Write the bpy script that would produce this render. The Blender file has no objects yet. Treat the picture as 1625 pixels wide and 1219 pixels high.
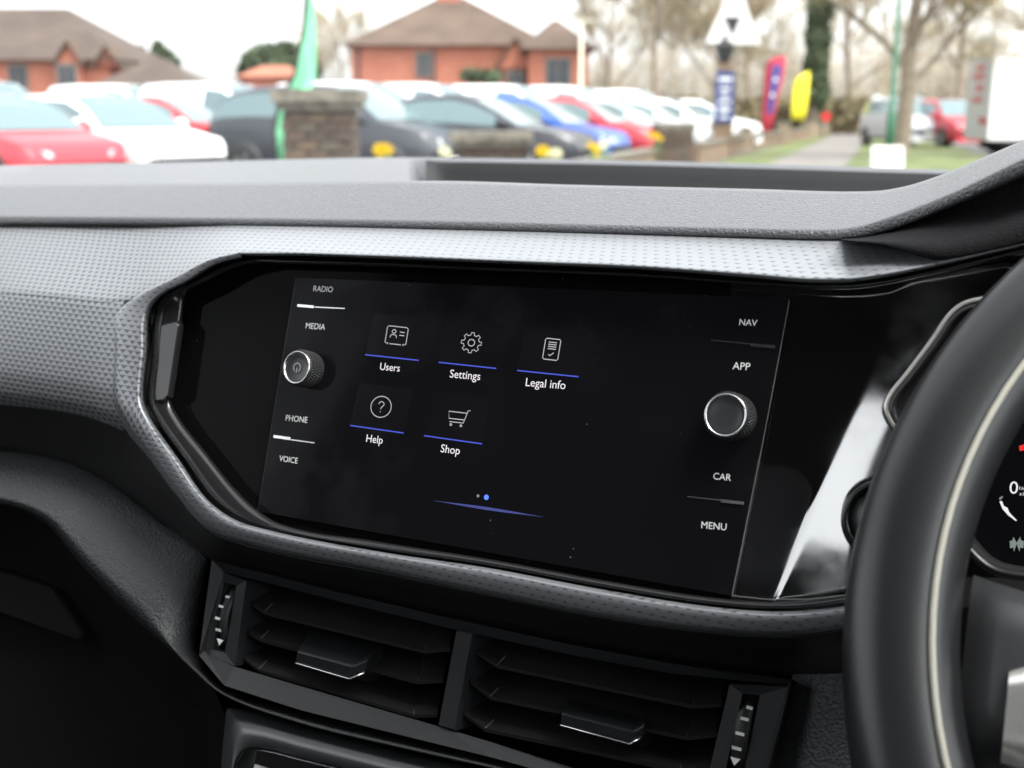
import bpy, bmesh, math, random
import numpy as np
from mathutils import Vector, Matrix
random.seed(7); rng = np.random.default_rng(7)
SC = bpy.context.scene
COL = SC.collection
rad = math.radians

# ------------------------------------------------------------------ camera
FPX, HOR, YAW, DEPTH = 1900.0, 182.0, rad(24), 0.53
CX, CY = 812.5, 609.5
CAMZ = 1.12
pit = math.atan((CY-HOR)/FPX)
FH = Vector((-math.sin(YAW), math.cos(YAW), 0)); RT = Vector((math.cos(YAW), math.sin(YAW), 0))
FW = FH*math.cos(pit) + Vector((0, 0, -math.sin(pit))); UPV = RT.cross(FW)
def ray(px, py): return FW + RT*((px-CX)/FPX) + UPV*((CY-py)/FPX)
_d = ray(830, 690)*DEPTH
CAM = Vector((0, 0, 0)) - _d; DZ = CAMZ-CAM.z; CAM = CAM+Vector((0, 0, DZ))
D = Vector((0, 0, DZ))                        # centre of the infotainment panel
cd = bpy.data.cameras.new('camera'); cam = bpy.data.objects.new('camera', cd); COL.objects.link(cam)
cam.matrix_world = Matrix(((RT.x, UPV.x, -FW.x, CAM.x), (RT.y, UPV.y, -FW.y, CAM.y), (RT.z, UPV.z, -FW.z, CAM.z), (0, 0, 0, 1)))
cd.sensor_width = 36; cd.lens = FPX*36/1625; cd.clip_start = 0.02; cd.clip_end = 2000
cd.dof.use_dof = True; cd.dof.focus_distance = 0.54; cd.dof.aperture_fstop = 10.5
SC.camera = cam

# ------------------------------------------------------------------ sky, sun, exposure
W = bpy.data.worlds.new('World'); SC.world = W; W.use_nodes = True
nt = W.node_tree; bg = nt.nodes['Background']
sky = nt.nodes.new('ShaderNodeTexSky'); sky.sky_type = 'NISHITA'; sky.sun_disc = False
SUN_EL, SUN_ROT = rad(62), rad(105)
sky.sun_elevation = SUN_EL; sky.sun_rotation = SUN_ROT; sky.air_density = 1.0; sky.dust_density = 3.0
hs = nt.nodes.new('ShaderNodeHueSaturation'); hs.inputs['Saturation'].default_value = 0.12
nt.links.new(sky.outputs[0], hs.inputs['Color']); nt.links.new(hs.outputs[0], bg.inputs['Color'])
bg.inputs['Strength'].default_value = 0.14
sl = bpy.data.lights.new('sun', 'SUN'); sun = bpy.data.objects.new('sun', sl); COL.objects.link(sun)
sl.energy = 0.7; sl.angle = rad(20); sl.color = (1, .97, .92)
sd = Vector((math.sin(SUN_ROT)*math.cos(SUN_EL), math.cos(SUN_ROT)*math.cos(SUN_EL), math.sin(SUN_EL)))
sun.rotation_euler = sd.to_track_quat('Z', 'Y').to_euler(); sun.location = (0, 0, 60)
SC.view_settings.view_transform = 'Standard'; SC.view_settings.look = 'None'; SC.view_settings.gamma = 1
SC.view_settings.exposure = 2.2

# ------------------------------------------------------------------ pixel helpers
DY, REC = rad(6), rad(18)
Rv = Vector((math.cos(DY), -math.sin(DY), 0)); Fv = Vector((math.sin(DY), math.cos(DY), 0))
Uv = Vector((0, 0, math.cos(REC))) + Fv*math.sin(REC); Nv = Rv.cross(Uv)
if Nv.y > 0: Nv = -Nv
def F(px, py, h=0.0):                 # point on the fascia plane raised by h towards the cabin
    q = ray(px, py); t = ((D+Nv*h-CAM).dot(Nv))/q.dot(Nv); return CAM+q*t
def PY(px, py, Y):                    # point at car-forward coordinate Y
    q = ray(px, py); return CAM+q*((Y-CAM.y)/q.y)
def PD(px, py, d):                    # point at horizontal distance d along the view
    q = ray(px, py); return CAM+q*(d/q.dot(FH))
def GR(px, d, z=0.0):
    p = PD(px, HOR, d); return Vector((p.x, p.y, z))
def pin(keys, xs):                    # smooth monotone interpolation
    k = np.array(keys, float); x = k[:, 0]; y = k[:, 1]; h = np.diff(x); s = np.diff(y)/h
    m = np.zeros(len(x)); m[0] = s[0]; m[-1] = s[-1]
    for i in range(1, len(x)-1):
        m[i] = 0 if s[i-1]*s[i] <= 0 else 2*s[i-1]*s[i]/(s[i-1]+s[i])
    xs = np.asarray(xs, float); i = np.clip(np.searchsorted(x, xs)-1, 0, len(h)-1)
    t = np.clip((xs-x[i])/h[i], 0, 1)
    return (1+2*t)*(1-t)**2*y[i] + t*(1-t)**2*h[i]*m[i] + t*t*(3-2*t)*y[i+1] + t*t*(t-1)*h[i]*m[i+1]
def sstep(a, b, x): t = min(1, max(0, (x-a)/(b-a))); return t*t*(3-2*t)

# ------------------------------------------------------------------ materials
MATS = {}
def mat(name, col=(.5, .5, .5), rough=.5, metal=0., spec=.5, emit=None, es=0., coat=0., bump=None, var=0., vscale=6.):
    if name in MATS: return MATS[name]
    m = bpy.data.materials.new(name); m.use_nodes = True; t = m.node_tree; b = t.nodes['Principled BSDF']
    b.inputs['Base Color'].default_value = (*col, 1); b.inputs['Roughness'].default_value = rough
    b.inputs['Metallic'].default_value = metal; b.inputs['Specular IOR Level'].default_value = spec
    b.inputs['Coat Weight'].default_value = coat; b.inputs['Coat Roughness'].default_value = .05
    if emit: b.inputs['Emission Color'].default_value = (*emit, 1); b.inputs['Emission Strength'].default_value = es
    L = t.links.new; tc = t.nodes.new('ShaderNodeTexCoord')
    if var:
        n = t.nodes.new('ShaderNodeTexNoise'); n.inputs['Scale'].default_value = vscale; n.inputs['Detail'].default_value = 5
        L(tc.outputs['Object'], n.inputs['Vector'])
        r = t.nodes.new('ShaderNodeMapRange'); r.inputs[1].default_value = .3; r.inputs[2].default_value = .7
        r.inputs[3].default_value = 1-var; r.inputs[4].default_value = 1+var; L(n.outputs[0], r.inputs[0])
        mx = t.nodes.new('ShaderNodeVectorMath'); mx.operation = 'SCALE'; mx.inputs[0].default_value = col
        L(r.outputs[0], mx.inputs['Scale']); L(mx.outputs[0], b.inputs['Base Color'])
    if bump:                          # (kind, scale, strength, distance)
        k, s, st, di = bump
        if k == 'grain':
            n = t.nodes.new('ShaderNodeTexVoronoi'); n.feature = 'SMOOTH_F1'; n.inputs['Scale'].default_value = s
            n.inputs['Randomness'].default_value = 1; o = n.outputs['Distance']
            w = t.nodes.new('ShaderNodeTexNoise'); w.inputs['Scale'].default_value = s*.35; w.inputs['Detail'].default_value = 2
            L(tc.outputs['Object'], w.inputs['Vector']); ad = t.nodes.new('ShaderNodeVectorMath'); ad.operation = 'MULTIPLY_ADD'
            L(w.outputs['Color'], ad.inputs[0]); ad.inputs[1].default_value = (1.6/s,)*3; L(tc.outputs['Object'], ad.inputs[2])
            L(ad.outputs[0], n.inputs['Vector'])
        else:
            n = t.nodes.new('ShaderNodeTexNoise'); n.inputs['Scale'].default_value = s; n.inputs['Detail'].default_value = 4; o = n.outputs[0]
            L(tc.outputs['Object'], n.inputs['Vector'])
        bp = t.nodes.new('ShaderNodeBump'); bp.inputs['Strength'].default_value = st; bp.inputs['Distance'].default_value = di
        if k == 'grain': bp.invert = True
        L(o, bp.inputs['Height']); L(bp.outputs[0], b.inputs['Normal'])
    MATS[name] = m; return m
PAD = mat('soft_pad', (.068, .070, .077), .36, spec=.55, bump=('grain', 900, .75, .0008))
LEATH = mat('grained_panel', (.036, .038, .041), .52, spec=.4, bump=('grain', 780, .75, .0009))
BLK = mat('black_plastic', (.016, .016, .017), .5, spec=.4, bump=('noise', 1500, .12, .0003))
VENT = mat('vent_plastic', (.017, .018, .020), .42, spec=.45)
SLAT = mat('slat_plastic', (.015, .015, .016), .46, spec=.4)
VOID = mat('void_black', (.006, .006, .006), .9, spec=.1)
CHROME = mat('chrome', (.75, .75, .76), .18, 1.)
SATIN = mat('satin_silver', (.62, .61, .58), .32, .9)
GLOSSB = mat('gloss_bezel', (.014, .014, .015), .12, spec=.5)
KNOBM = mat('knob_rubber', (.018, .018, .019), .5)
KFACE = mat('knob_face', (.020, .022, .024), .35)
PRINT = mat('white_print', (.85, .85, .85), .6)
PGREY = mat('key_print', (.5, .5, .5), .6, emit=(.8, .82, .85), es=.07)
CONS = mat('console_satin', (.10, .105, .11), .36, .4)
def piano():
    m = mat('piano_black', (.004, .004, .0045), .035, spec=1.)
    m.node_tree.nodes['Principled BSDF'].inputs['IOR'].default_value = 2.3
    t = m.node_tree; b = t.nodes['Principled BSDF']; L = t.links.new
    tc = t.nodes.new('ShaderNodeTexCoord')
    n = t.nodes.new('ShaderNodeTexNoise'); n.inputs['Scale'].default_value = 22; n.inputs['Detail'].default_value = 6; n.inputs['Roughness'].default_value = .62
    L(tc.outputs['Object'], n.inputs['Vector'])
    r = t.nodes.new('ShaderNodeMapRange'); r.inputs[1].default_value = .42; r.inputs[2].default_value = .75; r.inputs[3].default_value = .02; r.inputs[4].default_value = .15
    L(n.outputs[0], r.inputs[0]); L(r.outputs[0], b.inputs['Roughness'])
    v = t.nodes.new('ShaderNodeTexVoronoi'); v.inputs['Scale'].default_value = 130; L(tc.outputs['Object'], v.inputs['Vector'])   # dust specks
    c = t.nodes.new('ShaderNodeMapRange'); c.inputs[1].default_value = .05; c.inputs[2].default_value = .035; c.inputs[3].default_value = 0; c.inputs[4].default_value = 1
    L(v.outputs['Distance'], c.inputs[0])
    n2 = t.nodes.new('ShaderNodeTexWhiteNoise'); L(v.outputs['Position'], n2.inputs['Vector'])
    g = t.nodes.new('ShaderNodeMath'); g.operation = 'GREATER_THAN'; g.inputs[1].default_value = .86; L(n2.outputs['Value'], g.inputs[0])
    mu = t.nodes.new('ShaderNodeMath'); mu.operation = 'MULTIPLY'; L(g.outputs[0], mu.inputs[0]); L(c.outputs[0], mu.inputs[1])
    mx = t.nodes.new('ShaderNodeMix'); mx.data_type = 'RGBA'; mx.inputs[6].default_value = (.004, .004, .0045, 1); mx.inputs[7].default_value = (.22, .22, .22, 1)
    L(mu.outputs[0], mx.inputs[0]); L(mx.outputs[2], b.inputs['Base Color'])
    return m
def specks(m, sc, keep, col):
    t = m.node_tree; b = t.nodes['Principled BSDF']; L = t.links.new; base = tuple(b.inputs['Base Color'].default_value)
    tc = t.nodes.new('ShaderNodeTexCoord'); v = t.nodes.new('ShaderNodeTexVoronoi'); v.inputs['Scale'].default_value = sc; L(tc.outputs['Object'], v.inputs['Vector'])
    c = t.nodes.new('ShaderNodeMapRange'); c.inputs[1].default_value = .075; c.inputs[2].default_value = .05; c.inputs[3].default_value = 0; c.inputs[4].default_value = 1; L(v.outputs['Distance'], c.inputs[0])
    n2 = t.nodes.new('ShaderNodeTexWhiteNoise'); L(v.outputs['Position'], n2.inputs['Vector'])
    g = t.nodes.new('ShaderNodeMath'); g.operation = 'GREATER_THAN'; g.inputs[1].default_value = keep; L(n2.outputs['Value'], g.inputs[0])
    mu = t.nodes.new('ShaderNodeMath'); mu.operation = 'MULTIPLY'; L(g.outputs[0], mu.inputs[0]); L(c.outputs[0], mu.inputs[1])
    mx = t.nodes.new('ShaderNodeMix'); mx.data_type = 'RGBA'; mx.inputs[6].default_value = base; mx.inputs[7].default_value = (*col, 1); L(mu.outputs[0], mx.inputs[0]); L(mx.outputs[2], b.inputs['Base Color'])
PIANO = piano()
DGLASS = mat('dark_glass', (.004, .004, .0045), .06, spec=.025)
def glass_mat(name, tint=(1, 1, 1)):
    m = bpy.data.materials.new(name); m.use_nodes = True; t = m.node_tree; L = t.links.new
    t.nodes.remove(t.nodes['Principled BSDF']); o = t.nodes['Material Output']
    tr = t.nodes.new('ShaderNodeBsdfTransparent'); tr.inputs[0].default_value = (*tint, 1)
    gl = t.nodes.new('ShaderNodeBsdfGlossy'); gl.inputs['Roughness'].default_value = .0
    fr = t.nodes.new('ShaderNodeFresnel'); fr.inputs[0].default_value = 1.45
    mx = t.nodes.new('ShaderNodeMixShader'); L(fr.outputs[0], mx.inputs[0]); L(tr.outputs[0], mx.inputs[1]); L(gl.outputs[0], mx.inputs[2])
    L(mx.outputs[0], o.inputs['Surface']); return m
GLASS = glass_mat('clear_glass', (.97, .985, .975))
def trim_mat():
    m = mat('patterned_trim', (.33, .34, .36), .36, .5, spec=.5)
    t = m.node_tree; b = t.nodes['Principled BSDF']; L = t.links.new
    def M(op, a, c=None, d=None):
        n = t.nodes.new('ShaderNodeMath'); n.operation = op
        for i, v in enumerate((a, c, d)):
            if v is None: continue
            if isinstance(v, (int, float)): n.inputs[i].default_value = v
            else: L(v, n.inputs[i])
        return n.outputs[0]
    u1 = t.nodes.new('ShaderNodeUVMap'); u1.uv_map = 'pattern'; s1 = t.nodes.new('ShaderNodeSeparateXYZ'); L(u1.outputs[0], s1.inputs[0])
    u2 = t.nodes.new('ShaderNodeUVMap'); u2.uv_map = 'mark'; s2 = t.nodes.new('ShaderNodeSeparateXYZ'); L(u2.outputs[0], s2.inputs[0])
    V = s1.outputs[1]; row = M('FLOOR', V); U = M('ADD', s1.outputs[0], M('MULTIPLY', M('FLOORED_MODULO', row, 2.), .5))
    u = M('MULTIPLY', M('ABSOLUTE', M('SUBTRACT', M('FRACT', U), .5)), 2.)
    v0 = M('FRACT', V); fl = s2.outputs[1]
    v = M('ADD', M('MULTIPLY', v0, M('SUBTRACT', 1., fl)), M('MULTIPLY', M('SUBTRACT', 1., v0), fl))   # flipped below
    size = s2.outputs[0]
    # triangle, wide at v=.85 and pointed at v=.85-height
    hgt = M('MULTIPLY', M('MULTIPLY', size, size), 1.05)
    vv = M('DIVIDE', M('SUBTRACT', v, M('SUBTRACT', .88, hgt)), hgt)
    tri = M('SUBTRACT', M('MULTIPLY', vv, M('MULTIPLY', size, 1.08)), u)
    k = t.nodes.new('ShaderNodeMapRange'); k.inputs[1].default_value = -.06; k.inputs[2].default_value = .08; L(tri, k.inputs[0])
    top = t.nodes.new('ShaderNodeMapRange'); top.inputs[1].default_value = .90; top.inputs[2].default_value = .84; L(v, top.inputs[0])
    mask = M('MULTIPLY', k.outputs[0], top.outputs[0])
    mx = t.nodes.new('ShaderNodeMix'); mx.data_type = 'RGBA'; mx.inputs[6].default_value = (.28, .29, .308, 1); mx.inputs[7].default_value = (.11, .114, .122, 1)
    L(mask, mx.inputs[0]); L(mx.outputs[2], b.inputs['Base Color'])
    bp = t.nodes.new('ShaderNodeBump'); bp.inputs['Strength'].default_value = .35; bp.inputs['Distance'].default_value = .0004; bp.invert = True
    L(mask, bp.inputs['Height']); L(bp.outputs[0], b.inputs['Normal'])
    return m
TRIM = trim_mat()

# ------------------------------------------------------------------ object helpers
def thing(name, label, cat, loc=(0, 0, 0), rotz=0., group=None):
    o = bpy.data.objects.new(name, None); COL.objects.link(o); o.location = loc; o.rotation_euler = (0, 0, rotz)
    o.empty_display_size = .1; o['label'] = label; o['category'] = cat
    if group: o['group'] = group
    return o
def root_loc(p):
    while p.parent: p = p.parent
    return p.location
def obj(name, verts, faces, m, parent=None, smooth=True, local=False, mats=None, mid=None):
    off = Vector((0, 0, 0)) if (local or parent is None) else root_loc(parent)
    me = bpy.data.meshes.new(name); me.from_pydata([tuple(Vector(v)-off) for v in verts], [], faces); me.update()
    if smooth: me.polygons.foreach_set('use_smooth', [True]*len(me.polygons))
    if mats:
        for x in mats: me.materials.append(x)
        if mid: me.polygons.foreach_set('material_index', mid)
    else: me.materials.append(m)
    o = bpy.data.objects.new(name, me); COL.objects.link(o)
    if parent: o.parent = parent
    return o
def tag(o, label, cat, group=None):
    o['label'] = label; o['category'] = cat
    if group: o['group'] = group
    return o
def struct(o): o['kind'] = 'structure'; return o
class MB:
    def __init__(s): s.v = []; s.f = []
    def add(s, v, f): b = len(s.v); s.v += [Vector(x) for x in v]; s.f += [tuple(i+b for i in q) for q in f]; return s
    def box(s, c, sx, sy, sz, ax=None):
        ax = ax or (Vector((1, 0, 0)), Vector((0, 1, 0)), Vector((0, 0, 1))); c = Vector(c)
        v = [c+ax[0]*(i*sx/2)+ax[1]*(j*sy/2)+ax[2]*(k*sz/2) for i in (-1, 1) for j in (-1, 1) for k in (-1, 1)]
        return s.add(v, [(0, 1, 3, 2), (4, 6, 7, 5), (0, 4, 5, 1), (2, 3, 7, 6), (0, 2, 6, 4), (1, 5, 7, 3)])
    def tube(s, pts, r, n=8, caps=True, closed=False):
        pts = [Vector(p) for p in pts]; N = len(pts); rs = r if isinstance(r, (list, tuple)) else [r]*N
        v = []; ref = None
        for i, p in enumerate(pts):
            a = pts[(i-1) % N] if (i or closed) else p; b = pts[(i+1) % N] if (i < N-1 or closed) else p
            d = (b-a).normalized()
            if ref is None: ref = d.orthogonal().normalized()
            ref = (ref-d*ref.dot(d)).normalized(); e = d.cross(ref)
            v += [p+(ref*math.cos(2*math.pi*k/n)+e*math.sin(2*math.pi*k/n))*rs[i] for k in range(n)]
        f = [(i*n+k, i*n+(k+1) % n, ((i+1) % N)*n+(k+1) % n, ((i+1) % N)*n+k) for i in range(N if closed else N-1) for k in range(n)]
        if caps and not closed: f += [tuple(range(n))[::-1], tuple((N-1)*n+k for k in range(n))]
        return s.add(v, f)
    def prism(s, top, bot):           # two matching loops
        n = len(top); return s.add(list(top)+list(bot), [tuple(range(n)), tuple(range(2*n-1, n-1, -1))]+[(i, n+i, n+(i+1) % n, (i+1) % n) for i in range(n)])
    def lathe(s, c, axis, prof, n=32):
        c = Vector(c); a = Vector(axis).normalized(); x = a.orthogonal().normalized(); y = a.cross(x); v = []
        for r, h in prof: v += [c+a*h+(x*math.cos(2*math.pi*k/n)+y*math.sin(2*math.pi*k/n))*r for k in range(n)]
        m = len(prof); return s.add(v, [(i*n+k, i*n+(k+1) % n, (i+1)*n+(k+1) % n, (i+1)*n+k) for i in range(m-1) for k in range(n)])
    def build(s, name, m, parent=None, smooth=False, local=False): return obj(name, s.v, s.f, m, parent, smooth, local)
def cr(pts, n):                       # Catmull-Rom resample, key points evenly in parameter
    P = np.array([tuple(p) for p in pts], float); K = len(P); t = np.linspace(0, K-1, n); i = np.clip(t.astype(int), 0, K-2); f = (t-i)[:, None]
    g = lambda j: P[np.clip(j, 0, K-1)]
    p0, p1, p2, p3 = g(i-1), g(i), g(i+1), g(i+2)
    p0 = np.where((i == 0)[:, None], 2*p1-p2, p0); p3 = np.where((i == K-2)[:, None], 2*p2-p1, p3)
    d1 = np.linalg.norm(p2-p1, axis=1)[:, None]+1e-9; d0 = np.linalg.norm(p1-p0, axis=1)[:, None]+1e-9; d2 = np.linalg.norm(p3-p2, axis=1)[:, None]+1e-9
    m1 = ((p1-p0)/d0*.5+(p2-p1)/d1*.5)*d1; m2 = ((p2-p1)/d1*.5+(p3-p2)/d2*.5)*d1
    return (2*f**3-3*f**2+1)*p1+(f**3-2*f**2+f)*m1+(-2*f**3+3*f**2)*p2+(f**3-f**2)*m2
def loft(rows, nu, sub, curve=False):  # rows: equal-count lists of points -> fine grid (nr, nu, 3)
    A = np.stack([cr(r, nu) for r in rows])
    if curve:
        nr = (len(rows)-1)*sub+1; return np.stack([cr(A[:, j], nr) for j in range(nu)], 1)
    out = []
    for i in range(len(rows)-1):
        for k in range(sub): out.append(A[i]*(1-k/sub)+A[i+1]*k/sub)
    out.append(A[-1]); return np.stack(out)
def gfaces(nr, nc): return [(i*nc+j, i*nc+j+1, (i+1)*nc+j+1, (i+1)*nc+j) for i in range(nr-1) for j in range(nc-1)]
def gobj(name, G, m, parent, flip=False, smooth=True):
    nr, nc, _ = G.shape; f = gfaces(nr, nc)
    if flip: f = [q[::-1] for q in f]
    return obj(name, G.reshape(-1, 3), f, m, parent, smooth)
def fill(name, pts, m, parent, smooth=False):   # flat polygon
    return obj(name, pts, [tuple(range(len(pts)))], m, parent, smooth)
def slab(name, loop_px, h, th, m, parent, bev=.0006):  # plate on the fascia plane from a pixel outline, with bevelled edge
    top = [F(x, y, h) for x, y in loop_px]; c = sum(top, Vector())/len(top)
    ins = [p+(c-p).normalized()*bev for p in top]; lo = [p-Nv*bev for p in top]; bo = [p-Nv*th for p in top]; n = len(top)
    v = ins+lo+bo; f = [tuple(range(n))]+[(a*n+i, (a+1)*n+i, (a+1)*n+(i+1) % n, a*n+(i+1) % n) for a in (0, 1) for i in range(n)]+[tuple(range(3*n-1, 2*n-1, -1))]
    return obj(name, v, f, m, parent, False)

# ================================================================== SETTING OUTSIDE
gm = mat('tarmac', (.11, .108, .105), .9, var=.2, vscale=.8)
o = obj('ground', [(-500, -300, 0), (500, -300, 0), (500, 900, 0), (-500, 900, 0)], [(0, 1, 2, 3)], gm, smooth=False); struct(o)
grass = mat('grass', (.105, .13, .04), .9, var=.5, vscale=.9)
pathm = mat('path_tarmac', (.17, .155, .14), .9, var=.15, vscale=1.5)
def ribbon(name, L, Rr, z, m):        # pixel/depth edges -> ground sheet
    a = [GR(*p, z) for p in L]; b = [GR(*p, z) for p in Rr]; n = len(a)
    return struct(obj(name, a+b, [(i, n+i, n+i+1, i+1) for i in range(n-1)], m, smooth=False))
ribbon('verge', [(905, 14), (1085, 24), (1190, 36), (1290, 60), (1330, 110)], [(1290, 14), (1330, 24), (1350, 36), (1350, 60), (1345, 110)], .012, grass)
ribbon('footpath', [(1180, 22), (1255, 34), (1305, 52), (1333, 90), (1343, 150)], [(1330, 22), (1360, 34), (1375, 52), (1362, 90), (1356, 150)], .024, pathm)
ribbon('grass_strip', [(1290, 13), (1330, 22), (1360, 34), (1375, 52), (1362, 90), (1356, 150)], [(2100, 13), (1700, 22), (1560, 34), (1495, 52), (1430, 90), (1395, 150)], .018, grass)

# ---- houses
brick = mat('orange_brick', (.42, .155, .10), .85, var=.12, vscale=1.2)
rooft = mat('brown_tiles', (.10, .068, .05), .85, var=.22, vscale=.7)
rooftd = mat('dark_tiles', (.085, .062, .05), .85, var=.22, vscale=.7)
wframe = mat('brown_frame', (.22, .17, .14), .6); wglass = mat('dark_pane', (.05, .06, .07), .1)
def wall_box(mb, x0, x1, y0, y1, z0, z1): mb.box(((x0+x1)/2, (y0+y1)/2, (z0+z1)/2), x1-x0, y1-y0, z1-z0)
def hip(mb, x0, x1, y0, y1, z0, z1, ov=.5, inx=None):
    x0 -= ov; x1 += ov; y0 -= ov; y1 += ov; ym = (y0+y1)/2; d = inx if inx is not None else (y1-y0)/2
    mb.add([(x0, y0, z0), (x1, y0, z0), (x1, y1, z0), (x0, y1, z0), (x0+d, ym, z1), (x1-d, ym, z1)], [(0, 1, 5, 4), (1, 2, 5), (2, 3, 4, 5), (3, 0, 4), (3, 2, 1, 0)])
def house_root(name, label, px, d, turn=0.): return thing(name, label, 'house', GR(px, d), YAW+turn)
def hwin(p, x, y, z, w, h):
    f = MB().box((x, y-.04, z), w+.16, .10, h+.16).build('window', wframe, p, local=True)
    MB().box((x-w/4, y-.10, z), w/2-.06, .03, h-.04).build('pane', wglass, f, local=True)
    MB().box((x+w/4, y-.10, z), w/2-.06, .03, h-.04).build('pane', wglass, f, local=True)
def gable(p, x, y, w, h, z, depth):
    MB().add([(x-w/2, y, z), (x+w/2, y, z), (x, y, z+h), (x-w/2, y+depth, z), (x+w/2, y+depth, z), (x, y+depth, z+h)], [(0, 1, 2), (5, 4, 3), (0, 3, 4, 1)]).build('gable', brick, p, local=True)
    a = .18
    MB().add([(x-w/2-a, y-.25, z-a), (x, y-.25, z+h), (x+w/2+a, y-.25, z-a), (x-w/2-a, y+depth, z-a), (x, y+depth, z+h), (x+w/2+a, y+depth, z-a),
              (x-w/2-a, y-.25, z-a+.14), (x, y-.25, z+h+.16), (x+w/2+a, y-.25, z-a+.14), (x-w/2-a, y+depth, z-a+.14), (x, y+depth, z+h+.16), (x+w/2+a, y+depth, z-a+.14)],
             [(6, 7, 10, 9), (7, 8, 11, 10), (0, 3, 4, 1), (1, 4, 5, 2), (0, 1, 7, 6), (1, 2, 8, 7)]).build('gable_roof', rooft, p, local=True)
S = lambda d: d/FPX*.975              # metres per pixel at distance d
# big centre house, d = 66
k = S(66)
h = house_root('brick_house', 'orange brick house with wide brown hipped roof and a chimney, behind the parked cars', 742, 66)
ez = CAMZ+(182-76)*k; rz = CAMZ+(182+8)*k
X = lambda px: (px-742)*k
mb = MB(); wall_box(mb, X(560), X(812), 0, 9, 0, ez); mb.build('wall', brick, h, local=True)
mb = MB(); wall_box(mb, X(838), X(930), -1.2, 8, 0, ez-.25); mb.build('wing_wall', brick, h, local=True)
mb = MB(); wall_box(mb, X(812), X(838), 1.5, 8, 0, ez-.1); mb.build('link_wall', brick, h, local=True)
mb = MB(); hip(mb, X(560), X(862), 0, 9.4, ez, rz, .5, 4.9); r = mb.build('roof', rooft, h, local=True)
c = MB(); c.box((X(707), 4.6, rz+.35), 1.3, .8, 1.6); c.box((X(707), 4.6, rz+1.2), 1.5, 1., .15); c.build('chimney', brick, r, local=True)
mb = MB(); hip(mb, X(838), X(930), -1.2, 8.6, ez-.25, rz-1.3, .5, 1.9); mb.build('wing_roof', rooft, h, local=True)
gable(h, X(818), -.4, 1.9, 1.5, ez-1.2, 3.)
hwin(h, X(674), 0, ez-1.0, .75, 1.2); hwin(h, X(884), -1.2, ez-1.4, 1.2, 1.3); hwin(h, X(818), -.4, ez-2.0, .8, 1.2)
hwin(h, X(600), 0, 1.4, 1.5, 1.2); hwin(h, X(750), 0, 1.4, 1.5, 1.2)
for px in (572, 690): MB().tube([(X(px), -.12, 0), (X(px), -.12, ez-.1)], .06, 6).build('drainpipe', wglass, h, local=True)
# left house
k = S(58)
h = house_root('brick_house', 'tall roofed orange brick house with two small gable dormers on its hipped roof', 60, 58)
X = lambda px: (px-60)*k; ez = CAMZ+(182-98)*k; rz = CAMZ+(182-8)*k
mb = MB(); wall_box(mb, X(-240), X(178), 0, 9, 0, ez); mb.build('wall', brick, h, local=True)
mb = MB(); hip(mb, X(-240), X(186), 0, 9, ez, rz, .5, 4.0); mb.build('roof', rooftd, h, local=True)
gable(h, X(122), -.5, 1.1, .9, ez-.15, 2.2); gable(h, X(180), -.3, 1.1, .8, ez-.25, 2.2)
for px in (35, 118, -80, -160): hwin(h, X(px), -.0 if px != 118 else -.5, ez-.75, .8, 1.0)
MB().box((X(122), -.25, ez/2-.1), 1.05, .5, ez-.2).build('bay_wall', brick, h, local=True)
k = S(50)
h = house_root('garage_block', 'low outbuilding with brown pyramid tiled roof beside the left brick house', 232, 50)
X = lambda px: (px-232)*k; ez = CAMZ+(182-137)*k; rz = CAMZ+(182-90)*k
mb = MB(); wall_box(mb, X(165), X(300), 0, 4, 0, ez); mb.build('wall', brick, h, local=True)
mb = MB(); hip(mb, X(165), X(300), 0, 4, ez, rz, .3, 1.9); mb.build('roof', rooftd, h, local=True)
k = S(95)
h = house_root('cottage', 'small distant red roofed house in front of the round evergreen tree', 430, 95)
X = lambda px: (px-430)*k; ez = CAMZ+(182-124)*k; rz = CAMZ+(182-104)*k
redroof = mat('red_tiles', (.34, .13, .08), .85, var=.15, vscale=.8)
mb = MB(); wall_box(mb, X(385), X(472), 0, 6, 0, ez); mb.build('wall', brick, h, local=True)
mb = MB(); hip(mb, X(385), X(472), 0, 6, ez, rz, .4, 1.5); mb.build('roof', redroof, h, local=True)

# ---- trees
barkm = mat('bark', (.26, .21, .16), .9, var=.25, vscale=5); twigm = mat('twigs', (.40, .33, .21), .9, var=.2, vscale=.6)
everg = mat('evergreen', (.085, .115, .06), .8, var=.45, vscale=.9); ivy = mat('ivy_leaves', (.085, .11, .055), .7, var=.4, vscale=1.5)
def leaf_cloud(ctrs, n, size, rg):
    v = []; f = []
    for _ in range(n):
        c, r = ctrs[rg.integers(len(ctrs))]; u = rg.normal(size=3); u /= np.linalg.norm(u); p = np.array(c)+u*np.array(r)*(rg.random()**.4)
        a = rg.normal(size=3); a /= np.linalg.norm(a); b = np.cross(a, rg.normal(size=3)); b /= np.linalg.norm(b)+1e-9; s = size*(.6+.8*rg.random())
        i = len(v); v += [p-a*s, p+b*s*.5, p+a*s, p-b*s*.5]; f.append((i, i+1, i+2, i+3))
    return v, f
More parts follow.
